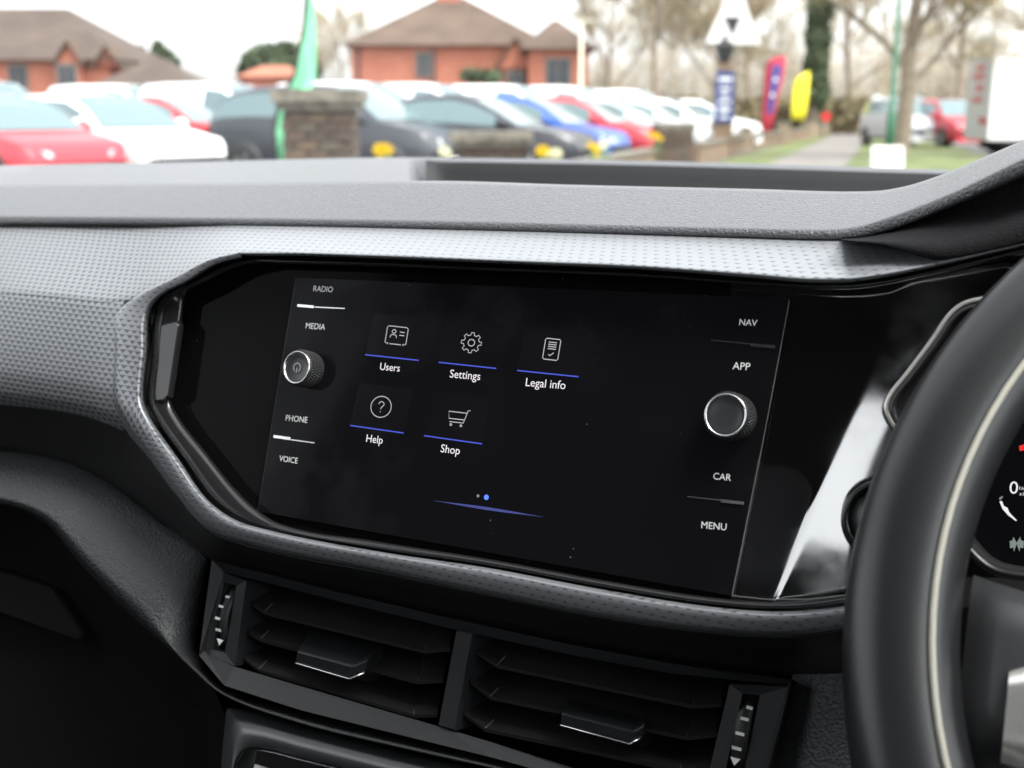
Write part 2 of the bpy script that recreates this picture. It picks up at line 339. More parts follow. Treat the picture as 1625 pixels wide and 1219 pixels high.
def bare_tree(name, label, px, d, H, spread, r0, seed, group=None, lean=0., tw=1., low=.32):
    rg = np.random.default_rng(seed); t = thing(name, label, 'tree', GR(px, d), 0, group); tr = MB(); tv = []; tf = []
    def twig(p, q, w):
        dd = q-p; s = np.cross(dd, rg.normal(size=3)); s = s/(np.linalg.norm(s)+1e-9)*w; i = len(tv); tv.extend([p-s, p+s, q]); tf.append((i, i+1, i+2))
    def grow(p, dr, L, r, lv):
        pts = [p]; n = 5; q = p
        for i in range(n):
            dr = dr+rg.normal(size=3)*(.13 if lv else .035)+np.array([0, 0, .05 if lv else .0]); dr /= np.linalg.norm(dr); q = q+dr*L/n; pts.append(q)
        tr.tube(pts, [r*(1-.45*i/n) for i in range(n+1)], 7 if lv < 2 else 4, caps=False)
        if lv >= 3:
            for a in pts[1:]:
                for _ in range(int(7*tw)):
                    e = dr*.5+rg.normal(size=3)*.75; e[2] += .15; e /= np.linalg.norm(e); ln = L*(.35+.5*rg.random()); b = a+e*ln; twig(a, b, .010+.005*rg.random())
                    for _ in range(2):
                        g = e+rg.normal(size=3)*.6; g /= np.linalg.norm(g); m_ = a+e*ln*rg.random(); twig(m_, m_+g*ln*.5, .008)
            return
        kk = (5, 4, 4)[lv]
        for i in range(kk):
            f_ = (low if lv == 0 else .3)+(1-(low if lv == 0 else .3))*(i+.7*rg.random())/kk
            b = np.array(pts[min(n, int(f_*n))])*(1-(f_*n) % 1)+np.array(pts[min(n, int(f_*n)+1)])*((f_*n) % 1)
            an = 2*math.pi*(i/kk*1.6+rg.random()*.3+lv); s_ = spread*(1.1 if lv == 0 else .8)
            e = dr*.75+np.array([math.cos(an), math.sin(an), .1])*s_; e /= np.linalg.norm(e)
            grow(b, e, L*(.62-.08*f_), r*.48*(1.1-f_*.5), lv+1)
        grow(pts[-1], dr, L*.5, r*.5, lv+1)
    grow(np.zeros(3), np.array([lean, 0, 1.]), H*.62, r0, 0)
    tr.build('trunk', barkm, t, smooth=True, local=True); obj('crown', tv, tf, twigm, t, False, True); return t
bare_tree('street_tree', 'bare branching street tree with pale brown twigs, on the grass by the white board', 1432, 33, 7.2, .75, .26, 3, tw=1.1)
bare_tree('bare_tree', 'tall twiggy bare tree behind the triangular sign', 1142, 66, 10, .7, .2, 5, tw=2.2, low=.2)
bare_tree('bare_tree', 'tall thin bare tree between the centre brick house and the triangular sign', 1040, 62, 11, .6, .2, 25, tw=1.2)
bare_tree('bare_tree', 'bare tree rising between the ivy clad trunk and the street tree', 1352, 75, 11.5, .6, .22, 8)
bare_tree('bare_tree', 'bare tree standing behind the white lorry', 1520, 60, 9.5, .7, .22, 9)
bare_tree('bare_tree', 'pale bare tree beside the right end of the centre brick house', 962, 80, 10.5, .65, .2, 12)
bare_tree('bare_tree', 'faint bare tree between the green banner and the centre brick house', 548, 92, 8.5, .65, .18, 14)
bare_tree('bare_tree', 'bare tree behind the red feather banner', 1190, 84, 10.5, .7, .22, 15)
def leafy(name, label, px, d, blobs, n, size, m, trunk, group=None):
    t = thing(name, label, 'tree', GR(px, d), 0, group); rg = np.random.default_rng(int(px)); k = S(d)
    ctr = [((RT*((bx-px)*k)+FH*dy+Vector((0, 0, CAMZ+(182-by)*k)))[:], (rx*k, rx*k, ry*k)) for bx, by, rx, ry, dy in blobs]
    v, f = leaf_cloud(ctr, n, size, rg); obj('crown', v, f, m, t, False, True)
    MB().tube([(0, 0, 0), (.1, 0, trunk*.5), (0, 0, trunk)], [.35, .25, .1], 8).build('trunk', barkm, t, True, True)
leafy('evergreen_tree', 'round dark evergreen tree behind the small red roofed house', 440, 110, [(425, 105, 38, 32, 0), (455, 95, 32, 25, 1), (490, 110, 24, 24, 0), (400, 118, 20, 18, 0), (440, 120, 50, 22, 0)], 5200, .42, everg, 5)
leafy('evergreen_tree', 'small pointed evergreen above the pyramid roof of the outbuilding', 264, 85, [(262, 92, 14, 16, 0), (258, 82, 8, 10, 0), (274, 105, 16, 16, 0)], 1500, .3, everg, 4)
leafy('evergreen_tree', 'tiny evergreen tip beside the dormer of the left brick house', 228, 85, [(228, 86, 8, 9, 0), (228, 105, 9, 14, 0)], 600, .26, everg, 4)
leafy('evergreen_shrub', 'low green shrub against the wall of the centre brick house', 762, 62, [(750, 122, 20, 10, 0), (778, 124, 18, 10, 0)], 900, .2, everg, 1.5)
leafy('ivy_tree', 'tall trunk clad in dark green ivy behind the yellow banner', 1290, 64, [(1292, y, 20+3*math.sin(y*.3), 22, .3*math.sin(y)) for y in range(-60, 170, 14)], 9000, .17, ivy, 9)
# far bare woodland, uncountable
def wood():
    rg = np.random.default_rng(21); v = []; f = []
    def sl_(p, q, w):
        s = np.cross(q-p, rg.normal(size=3)); s = s/(np.linalg.norm(s)+1e-9)*w; i = len(v); v.extend([p-s, p+s, q]); f.append((i, i+1, i+2))
    for i in range(220):
        px = rg.uniform(905, 1640); d = rg.uniform(88, 125); b = np.array(GR(px, d)); H = rg.uniform(4.5, 8.5) if px > 1000 else rg.uniform(3.5, 6)
        sl_(b, b+np.array([rg.normal()*.3, 0, H]), .10)
        for j in range(55):
            a = b+np.array([0, 0, H*(.08+.85*rg.random())]); e = rg.normal(size=3); e[2] = abs(e[2])*.8+.2; e /= np.linalg.norm(e); q = a+e*rg.uniform(.6, 2.0); sl_(a, q, .022)
            for _ in range(3):
                g = e+rg.normal(size=3)*.7; g /= np.linalg.norm(g); c = a+(q-a)*rg.random(); sl_(c, c+g*.8, .018)
    o = obj('woodland', v, f, mat('far_twigs', (.46, .40, .31), .9, var=.35, vscale=.15), None, False); o['kind'] = 'stuff'; o['label'] = 'far brown leafless wood and hedges beyond the car park'; o['category'] = 'wood'  # twig colour paled to stand in for distant haze
wood()
# hedge: dense low brown-green mass at foot of the wood
v, f = leaf_cloud([((GR(px, d, .9))[:], (3.2, 3.2, 1.3)) for px, d in [(p, 78+6*math.sin(p)) for p in range(940, 1640, 22)]], 9000, .35, np.random.default_rng(4))
o = obj('hedge', v, f, mat('hedge_leaf', (.17, .14, .075), .9, var=.4, vscale=.4), None, False); o['kind'] = 'stuff'; o['label'] = 'low brown hedge along the far edge of the car park'; o['category'] = 'hedge'

# ---- parked cars
tyre = mat('tyre', (.02, .02, .02), .8); rimm = mat('alloy', (.5, .5, .5), .3, .9); carglass = mat('car_glass', (.13, .19, .20), .05, spec=.8)  # car glass colour lightened to stand in for sky reflections
lampm = mat('headlamp', (.6, .62, .64), .1, spec=.8); plate_w = mat('plate_white', (.8, .8, .78), .5); poster = mat('price_poster', (.45, .80, .82), .6); darktrim = mat('dark_trim', (.025, .025, .027), .6)
tail = mat('tail_lamp', (.35, .02, .02), .2)
def paint(name, col): return mat('paint_'+name, col, .35, coat=.25, spec=.4)
STN = {'hatch': [(-.50, .45, .47, .80), (-.485, .60, .66, .88), (-.455, .63, .80, .90), (-.40, .64, .92, .92), (-.30, .65, .975, .93), (-.05, .64, 1., .94), (.07, .63, .975, .94), (.17, .62, .85, .94), (.275, .61, .64, .94), (.38, .575, .585, .92), (.45, .54, .545, .86), (.485, .48, .485, .76), (.50, .36, .365, .66)],
       'saloon': [(-.50, .45, .47, .80), (-.485, .60, .63, .86), (-.40, .66, .68, .90), (-.33, .66, .72, .92), (-.22, .66, .93, .92), (-.10, .65, .99, .93), (.02, .64, 1., .94), (.10, .63, .93, .94), (.19, .62, .79, .94), (.27, .61, .64, .94), (.38, .58, .59, .92), (.46, .53, .535, .84), (.50, .38, .385, .66)],
       'van': [(-.50, .30, .60, .90), (-.495, .55, .90, .92), (-.47, .58, .985, .93), (-.30, .58, 1., .94), (0., .57, 1., .94), (.12, .56, .97, .94), (.20, .54, .84, .94), (.29, .52, .60, .94), (.36, .49, .50, .92), (.44, .46, .465, .86), (.485, .40, .405, .76), (.50, .30, .305, .68)]}
def car(label, colname, col, nose_px, d, kind='hatch', Lc=4.2, Wc=1.78, H=1.47, heading=-22., poster_on=False, group=None, cat='car', low=False):
    st = STN[kind]; P = paint(colname, col)
    a = YAW+rad(heading)              # travel direction, from the view's right-hand axis
    fwd = Vector((math.cos(a), math.sin(a), 0)); base = GR(nose_px, d)-fwd*(Lc/2)
    t = thing('parked_car' if cat == 'car' else 'parked_van', label, cat, base, a, group)
    rings = []; n = 12
    for x, bl, tp, w in st:
        hb = Wc/2*(.90+.10*(1-abs(x)*2)**.35 if abs(x) < .5 else .88); hb *= (1 if abs(x) < .46 else .93); ht = hb*(.97-.24*max(0, (tp-bl))/.36) if tp-bl > .03 else hb*.93
        zb = .13*H; bz = bl*H; tz = tp*H
        half = [(hb*.90, zb), (hb, zb+.12*H), (hb*1.0, zb+(bz-zb)*.6), (hb*.975, bz), (ht, bz+(tz-bz)*.90), (ht*.80, tz)]
        rings.append([(x*Lc, y, z) for y, z in half]+[(x*Lc, -y, z) for y, z in half[::-1]])
    v = [p for r in rings for p in r]; f = [(i*n+k, i*n+(k+1) % n, (i+1)*n+(k+1) % n, (i+1)*n+k) for i in range(len(rings)-1) for k in range(n)]
    f += [tuple(range(n)), tuple((len(rings)-1)*n+k for k in range(n-1, -1, -1))]
    obj('body', v, f, P, t, True, True)
    def lerp(p, q, s): return tuple(p[i]*(1-s)+q[i]*s for i in range(3))
    idx = [i for i, s in enumerate(st) if s[2]-s[1] > .10]
    if kind == 'van': idx = [i for i in idx if st[i][0] > -.02]
    for sg in (0, 1):                 # side glass
        top = []; bot = []
        for i in idx:
            A, B = (rings[i][3], rings[i][4]) if sg == 0 else (rings[i][8], rings[i][7]); s = .012 if sg == 0 else -.012
            pb, pt = lerp(A, B, .10), lerp(A, B, .90); bot.append((pb[0], pb[1]+s, pb[2])); top.append((pt[0], pt[1]+s, pt[2]))
        m_ = len(idx); obj('side_window', bot+top, [(i, i+1, m_+i+1, m_+i) for i in range(m_-1)], carglass, t, True, True)
    wi = [i for i, s in enumerate(st) if s[0] > .0 and s[2]-s[1] > .02][-3:]+[[i for i, s in enumerate(st) if s[0] > .0 and s[2]-s[1] > .02][-1]]
    wi = wi[:-1]; dn = []
    for i in wi: r = rings[i]; q = r[5]; dn.append([(q[0]+.01, r[4][1]*.93, lerp(r[4], r[5], .6)[2]+.012), (q[0]+.01, q[1]*.5, q[2]+.018), (q[0]+.01, -q[1]*.5, q[2]+.018), (q[0]+.01, -r[4][1]*.93, lerp(r[4], r[5], .6)[2]+.012)])
    ws = obj('windscreen', [p for r in dn for p in r], gfaces(len(dn), 4), carglass, t, True, True)
    if poster_on:
        c0 = Vector(dn[0][1])*.35+Vector(dn[-1][1])*.65; c1 = Vector(dn[0][1])*.75+Vector(dn[-1][1])*.25; e = Vector((.02, 0, .02)); wv = Vector((0, .62, 0))
        obj('price_poster', [c0+e, c0+e-wv, c1+e-wv, c1+e], [(0, 1, 2, 3)], poster, t, False, True)
    rb = [i for i, s in enumerate(st) if s[0] < -.2 and s[2]-s[1] > .02][:3]
    rr = [[(rings[i][5][0]-.012, rings[i][5][1]*.98, rings[i][5][2]+.006), (rings[i][5][0]-.012, -rings[i][5][1]*.98, rings[i][5][2]+.006)] for i in rb]
    obj('rear_window', [p for r in rr for p in r], gfaces(len(rr), 2), carglass, t, True, True)
    wr = .315
    for sx in (-.31, .315):
        for sy in (-1, 1):
            y = sy*(Wc/2-.10); w = MB().lathe((sx*Lc, y-sy*.10, wr), (0, sy, 0), [(.19, 0), (wr-.02, 0), (wr, .03), (wr, .17), (wr-.03, .20), (.20, .20)], 24).build('wheel', tyre, t, True, True)
            rm = MB().lathe((sx*Lc, y+sy*.08, wr), (0, sy, 0), [(.21, .0), (.205, .02), (.19, .01)], 24)
            for q in range(5):
                an = q*2*math.pi/5; dv = Vector((math.cos(an), 0, math.sin(an))); rm.box(Vector((sx*Lc, y+sy*.085, wr))+dv*.10, .20, .02, .045, (dv, Vector((0, 1, 0)), dv.cross(Vector((0, 1, 0)))))
            rm.build('rim', rimm, w, False, True)
            MB().lathe((sx*Lc, sy*(Wc/2-.03), wr+.02), (0, sy, 0), [(.0, .012), (wr+.05, .012), (wr+.05, .0)], 24).build('wheel_arch', darktrim, t, True, True)
    ib = [i for i in idx if st[i][0] < .2][-1]
    for sy in (-1, 1):
        p = Vector((st[ib][0]*Lc+.12, sy*(Wc/2+.06), st[ib][1]*H+.08)); MB().lathe(p-Vector((.05, 0, 0)), (1, 0, 0), [(.0, 0), (.07, .0), (.105, .05), (.08, .13), (.02, .17), (0, .175)], 14).build('mirror', P, t, True, True)
        hx = st[-3][0]*Lc; MB().add([(hx+.09, sy*Wc*.40, .50*H), (hx+.19, sy*Wc*.25, .46*H), (hx+.20, sy*Wc*.24, .41*H), (hx+.12, sy*Wc*.39, .42*H), (hx-.10, sy*Wc*.46, .50*H), (hx-.08, sy*Wc*.46, .44*H)], [(0, 1, 2, 3), (0, 3, 5, 4)]).build('headlight', lampm, t, True, True)
        MB().box((-Lc*.488, sy*Wc*.38, .52*H), .06, .26, .22).build('tail_light', tail, t, False, True)
    MB().box((Lc*.497, 0, .30*H), .05, .95, .16).build('grille', darktrim, t, False, True)
    MB().box((Lc*.505, 0, .25*H), .05, .52, .11).build('number_plate', plate_w, t, False, True)
    return t
car('pink red hatchback with pale blue posters in its windows', 'red', (.50, .045, .06), 125, 16, 'hatch', 4.0, H=1.40, heading=-34, poster_on=True)
car('white hatchback parked between the red hatchback and the dark suv', 'white', (.80, .80, .79), 296, 17.6, 'hatch', 4.1, H=1.43, heading=-34, poster_on=True)
car('red hatchback parked behind the white hatchback', 'red2', (.42, .02, .03), 395, 26, 'hatch', 4.1, H=1.50, heading=-12, poster_on=True)
car('dark grey suv partly hidden by the stone gate pillar', 'charcoal', (.05, .055, .065), 722, 19.5, 'hatch', 4.2, 1.84, 1.60, heading=-22, poster_on=True)
car('black saloon with curved side window and long bonnet', 'black', (.030, .032, .040), 940, 20.5, 'saloon', 4.6, 1.82, 1.46, heading=-18)
car('blue hatchback with its nose beside the black saloon', 'blue', (.03, .09, .35), 988, 23.5, 'hatch', 4.1, H=1.48, heading=-20, poster_on=True)
car('red hatchback beside the blue hatchback, behind the flat capped pier', 'crimson', (.40, .03, .045), 1052, 26, 'hatch', 4.2, H=1.50, heading=-20)
car('silver hatchback behind the red hatchback at the flat capped pier', 'silver', (.42, .44, .46), 1095, 29, 'hatch', 4.2, H=1.52, heading=-20)
car('pale grey hatchback at the back of the row near the navy sign', 'pale', (.55, .57, .58), 1130, 32.5, 'hatch', 4.2, H=1.54, heading=-20)
car('white hatchback just left of the navy sign pillar', 'white', (.80, .80, .79), 1165, 36, 'hatch', 4.2, H=1.58, heading=-20)
car('white hatchback at the end of the row beside the red feather banner', 'white', (.80, .80, .79), 1206, 40, 'hatch', 4.2, H=1.60, heading=-20)
car('dark blue hatchback behind the pink red hatchback', 'navy', (.05, .08, .30), 130, 25, 'hatch', 4.2, H=1.56, heading=-10)
for px, d, lab in ((85, 29, 'white van behind the blue car and the pink hatchback'), (300, 33, 'white van behind the red hatchback with a poster'), (468, 31, 'white van just behind the green banner'),
                   (695, 30, 'white van behind the dark grey suv'), (800, 31.5, 'white van behind the black saloon'), (925, 33, 'white van behind the blue hatchback'), (1015, 34.5, 'white van behind the red hatchback at the flat capped pier'), (1100, 40, 'white van furthest along, behind the pale grey hatchback')):
    car(lab, 'white', (.80, .80, .79), px, d, 'van', 4.5, 1.85, 1.92, heading=-25, cat='van', group='white vans in the second row')

# ---- stone pillar, piers, wall
brk = [mat('old_brick_%d' % i, c, .9, var=.35, vscale=14) for i, c in enumerate([(.10, .07, .052), (.075, .058, .045), (.125, .088, .06), (.095, .08, .062)])]
mort = mat('mortar', (.11, .095, .08), .95); capm = mat('weathered_cap', (.17, .155, .125), .9, var=.45, vscale=9)
def pier(label, px, d, wpx, top_y, capw, rot=0., bricks=True):
    k = S(d); t = thing('brick_pillar', label, 'pillar', GR(px, d), YAW+rot); w = wpx*k; zt = CAMZ+(182-top_y)*k; ch = .17
    MB().box((0, 0, (zt-ch)/2), w-.03, w-.03, zt-ch).build('core', mort, t, False, True)
    c = capw*k; cp = MB(); cp.box((0, 0, zt-ch*.30), c, c, ch*.6); cp.box((0, 0, zt-ch*.8), (c+w)/2, (c+w)/2, ch*.4); cp.build('cap_stone', capm, t, False, True)
    if not bricks: return t
    bl, bh, bd = .215, .065, .10; ms = []
    for m_ in brk:
        b = MB().box((0, 0, 0), bl, bd, bh); me = bpy.data.meshes.new('brick'); me.from_pydata([tuple(x) for x in b.v], [], b.f); me.materials.append(m_); ms.append(me)
    nz = int((zt-ch)/.075); nb = max(2, round(w/.225)); sx = w/nb
    for i in range(nz):
        for s in range(4):
            for j in range(nb):
                if (i+s) % 2 and j == 0: continue
                u = -w/2+(j+.5)*sx-(sx/2 if (i+s) % 2 else 0); a = s*math.pi/2
                o = bpy.data.objects.new('brick', ms[random.randrange(4)]); COL.objects.link(o); o.parent = t
                pr = w/2-bd/2+random.uniform(.0, .009); o.location = (u*math.cos(a)+pr*math.sin(a), u*math.sin(a)-pr*math.cos(a), .0375+i*.075+.002*s); o.rotation_euler = (0, 0, a); o.scale = ((sx-.012)/bl, 1, 1)
    return t
pier('thick dark brick pillar with a wide weathered cap stone, in front of the dark suv', 510, 10.5, 106, 144, 134)
pier('low squat brick pier with a mossy cap below the black saloon', 780, 14.3, 104, 208, 130)
pier('brick pier with a flat cap in front of the red hatchback', 1070, 26, 56, 195, 62)
wallm = mat('brown_wall', (.19, .13, .085), .9, var=.3, vscale=3)
def wall(px0, d0, px1, d1, h, label):
    a = GR(px0, d0); b = GR(px1, d1); e = (b-a).normalized(); q = Vector((-e.y, e.x, 0)); t = thing('low_wall', label, 'wall', (a+b)/2); L = (b-a).length
    MB().box(Vector((0, 0, h/2)), L, .22, h, (e, q, Vector((0, 0, 1)))).build('brickwork', wallm, t, False, True)
    MB().box(Vector((0, 0, h+.03)), L, .30, .06, (e, q, Vector((0, 0, 1)))).build('coping', capm, t, False, True)
wall(1104, 27, 1180, 37.5, .45, 'low brown brick wall between the pier and the first gate post')
wall(1192, 39, 1330, 78, .45, 'long low brown brick wall running away along the footpath')
wall(560, 11, 722, 13.6, .5, 'low brown wall between the thick pillar and the squat pier')
wall(836, 15, 1036, 25, .4, 'low brown wall between the squat pier and the flat capped pier')
postm = mat('weathered_post', (.30, .24, .17), .9, var=.25, vscale=8)
for px, d, w, y, lab in ((1186, 38, 15, 205, 'pale wooden post beside the grass verge'), (1244, 47, 18, 196, 'stone post beside the yellow banner'), (1291, 58, 16, 192, 'stone post under the ivy clad trunk')):
    k = S(d); z = CAMZ+(182-y)*k; t = thing('gate_post', lab, 'post', GR(px, d), YAW); MB().box((0, 0, z/2), w*k, w*k, z).build('shaft', postm, t, False, True); MB().box((0, 0, z+.04), w*k*1.25, w*k*1.25, .08).build('cap', capm, t, False, True)
# sign pillar with navy board, lantern and triangular sign
navy = mat('navy_board', (.03, .05, .17), .5); white = mat('sign_white', (.82, .82, .80), .5); iron = mat('black_iron', (.03, .03, .032), .6)
def flat_text(body, w, m, parent, org, xd, yd, nrm, name='lettering', center=True):
    c = bpy.data.curves.new('t', 'FONT'); c.body = body; c.size = 1; c.resolution_u = 3; c.offset = .0; o = bpy.data.objects.new('t', c); COL.objects.link(o)
    me = bpy.data.meshes.new_from_object(o.evaluated_get(bpy.context.evaluated_depsgraph_get())); bpy.data.objects.remove(o)
    xs = [v.co.x for v in me.vertices]; x0, x1 = min(xs), max(xs); s = w/(x1-x0)
    v = [Vector(org)+Vector(xd)*((q.co.x-(x0+x1)/2 if center else q.co.x-x0)*s)+Vector(yd)*(q.co.y*s)+Vector(nrm)*.0 for q in me.vertices]
    f = [tuple(p.vertices) for p in me.polygons]; bpy.data.meshes.remove(me); return v, f
k = S(33); t = thing('sign_pillar', 'brick pillar carrying a navy board with white lettering and an iron lantern', 'sign', GR(1146, 33), YAW)
Z = lambda y: CAMZ+(182-y)*k
MB().box((0, 0, Z(190)/2), 30*k, .5, Z(190)).build('pier', wallm, t, False, True)
MB().box((0, 0, (Z(190)+Z(103))/2), 20*k, .3, Z(103)-Z(190)).build('post', wallm, t, False, True)
b = MB().box((0, -.28, (Z(116)+Z(194))/2), 30*k, .06, Z(116)-Z(194)).build('board', navy, t, False, True)
for i, y in enumerate((128, 142, 152, 162, 174, 186)):     # rows of print too far away to read
    MB().box((0, -.315, Z(y)), (20-4*(i % 3))*k, .01, (5 if i in (0, 4) else 3.5)*k).build('lettering', white, b, False, True)
l = MB().lathe((0, 0, Z(104)), (0, 0, 1), [(.0, 0), (.10, 0), (.16, .1), (.26, .42), (.30, .46), (.12, .60), (.0, .66)], 6).build('lantern', iron, t, False, True)
MB().lathe((0, 0, Z(104)), (0, 0, 1), [(.06, .6), (.06, .75), (.0, .78)], 6).build('finial', iron, l, False, True)
k = S(33.7); t = thing('triangle_sign', 'large white triangular sign with a dark inverted triangle, above the lantern', 'sign', GR(1160, 33.7), YAW)
Z = lambda y: CAMZ+(182-y)*k; X = lambda px: (px-1160)*k
MB().tube([(X(1147), .12, 0), (X(1147), .12, Z(40))], .045, 8).build('pole', mat('galvanised', (.45, .46, .46), .5, .6), t, True, True)
def tri(y, pts): return [(X(a), y, Z(b)) for a, b in pts]
T3 = [(1116, 72), (1204, 75), (1182, 28), (1168, -14), (1152, -14), (1136, 28)]
b = MB().prism(tri(0, T3), tri(.05, T3)).build('board', white, t, False, True)
MB().prism(tri(-.02, [(1142, 33), (1170, 33), (1158, 62)]), tri(-.004, [(1142, 33), (1170, 33), (1158, 62)])).build('triangle_mark', iron, b, False, True)
# feather banners
def banner(label, d, outline_l, outline_r, m, pole_px, stripe=None):
    base = GR(pole_px[0][0], d); t = thing('feather_banner', label, 'banner', base); n = len(outline_l); k = S(d)
    L = [PD(x, y, d+.02*math.sin(y*.05)) for x, y in outline_l]; R_ = [PD(x, y, d+.10+.06*math.sin(y*.07)) for x, y in outline_r]
    v = []
    for i in range(n):
        for s in np.linspace(0, 1, 6): v.append(L[i].lerp(R_[i], s)+FH*(.05*math.sin(s*5+i*.9)))
    fl = obj('flag', v, gfaces(n, 6), m, t); md = fl.modifiers.new('thickness', 'SOLIDIFY'); md.thickness = .006
    p0 = [PD(x, y, d-.02) for x, y in pole_px]; p0[0].z = 0; MB().tube(p0, .02, 6).build('pole', iron, t, True)
    if stripe:
        vs = []
        for i in range(1, n-1):
            for s in (.32, .78): vs.append(L[i].lerp(R_[i], s)-FH*.10)
        st_ = obj('stripe', vs, gfaces(n-2, 2), stripe, fl)
        for i in range(2, n-2):
            c = L[i].lerp(R_[i], .55)-FH*.12; MB().box(c, 5*k, .01, 6*k, (RT, FH, Vector((0, 0, 1)))).build('lettering', white, fl)
grn = mat('green_fabric', (.22, .62, .36), .7); redf = mat('red_fabric', (.50, .04, .07), .7); yel = mat('yellow_fabric', (.85, .75, .03), .7); grn2 = mat('flag_white', (.7, .72, .7), .7)
banner('tall bright green feather banner rising behind the brick pillar', 12.5, [(486, -40), (484, 0), (480, 40), (474, 80), (467, 120), (453, 150), (440, 175), (435, 210), (438, 265)],
       [(492, -40), (497, 0), (499, 40), (500, 80), (500, 120), (494, 145), (470, 170), (457, 210), (454, 265)], grn, [(440, 300), (435, 210), (441, 172), (468, 118), (482, 40), (487, -40)])
banner('red feather banner with navy stripe and white lettering', 44, [(1222, 92), (1215, 102), (1213, 125), (1211, 150), (1209, 180), (1208, 214)], [(1246, 88), (1247, 104), (1243, 128), (1236, 152), (1230, 182), (1223, 214)], redf, [(1209, 226), (1209, 180), (1213, 125), (1216, 100), (1230, 89), (1245, 88)], mat('navy_stripe', (.05, .05, .22), .6))
banner('plain yellow feather banner under the ivy clad tree', 50, [(1262, 124), (1258, 135), (1256, 155), (1255, 175), (1254, 190)], [(1284, 113), (1284, 130), (1283, 152), (1280, 175), (1278, 190)], yel, [(1255, 205), (1255, 175), (1257, 140), (1266, 120), (1283, 113)])
# lamp posts
def lamp(label, px, d, top, m, base_y=None, heads=((-1, .5), (1, .5)), r=.06):
    k = S(d); t = thing('lamp_post', label, 'lamp post', GR(px, d), YAW); z = CAMZ+(182-top)*k
    MB().tube([(0, 0, 0), (0, 0, 1.2), (0, 0, 1.25), (0, 0, z)], [r*1.5, r*1.5, r, r*.7], 10).build('column', m, t, True, True)
    for sx, L in heads:
        a = MB().tube([(0, 0, z-.05), (sx*L*.6, 0, z+.05), (sx*L, 0, z+.04)], r*.4, 6).build('arm', m, t, True, True)
        MB().box((sx*(L+.18), 0, z+.03), .42, .2, .10).build('lamp_head', m, a, False, True)
gal = mat('pale_column', (.62, .58, .46), .5); gcol = mat('green_column', (.035, .14, .08), .5)
lamp('pale lamp post with twin heads beside the centre brick house', 921, 56, 40, gal, heads=((-1, .25), (1, .25)), r=.10)
lamp('lamp post with a single head behind the green banner', 478, 60, 50, gal, heads=((-1, .3),))
lamp('tall green lamp column beside the street tree', 1415, 31.5, -60, gcol, heads=((1, .8),), r=.075)
# A-board, red sign, road vehicles
k = S(20.5); t = thing('a_board', 'small white pavement board standing on the grass by the street tree', 'board', GR(1412, 20.5), YAW)
for q in (-1, 1):
    an = .2*q; ax = (Vector((1, 0, 0)), Vector((0, math.cos(an), math.sin(an))), Vector((0, -math.sin(an), math.cos(an))))
    MB().box((0, q*.07, .31), 50*k, .02, .60, ax).build('panel', white, t, False, True)
MB().box((-.02, -.06, .50), 18*k, .012, .03).build('lettering', iron, t, False, True)
k = S(60); t = thing('red_sign', 'small round red sign far along the wall', 'sign', GR(1311, 60), YAW)
MB().tube([(0, 0, 0), (0, 0, CAMZ)], .03, 6).build('pole', gal, t, True, True); MB().lathe((0, 0, CAMZ-.1), (0, -1, 0), [(0, .05), (.22, .05), (.22, 0), (0, 0)], 20).build('disc', mat('sign_red', (.6, .02, .02), .5), t, False, True)
k = S(60); t = thing('road_sign', 'blue and white road sign on a post at the far end of the footpath', 'sign', GR(1391, 55), YAW)
MB().tube([(0, 0, 0), (0, 0, CAMZ+.8)], .04, 6).build('pole', gal, t, True, True); MB().box((0, -.05, CAMZ+.05), .45, .03, .7).build('board', mat('sign_blue', (.25, .38, .62), .5), t, False, True); MB().lathe((0, 0, CAMZ+.62), (0, -1, 0), [(0, .06), (.24, .06), (.24, .02), (0, .02)], 16).build('disc', white, t, False, True)
car('silver four by four facing us on the road beside the lorry', 'silver', (.42, .44, .46), 1480, 42, 'hatch', 4.4, 1.9, 1.75, heading=-84)
car('red car parked in front of the white lorry', 'crimson', (.50, .02, .03), 1552, 41, 'hatch', 4.0, 1.75, 1.65, heading=-80)
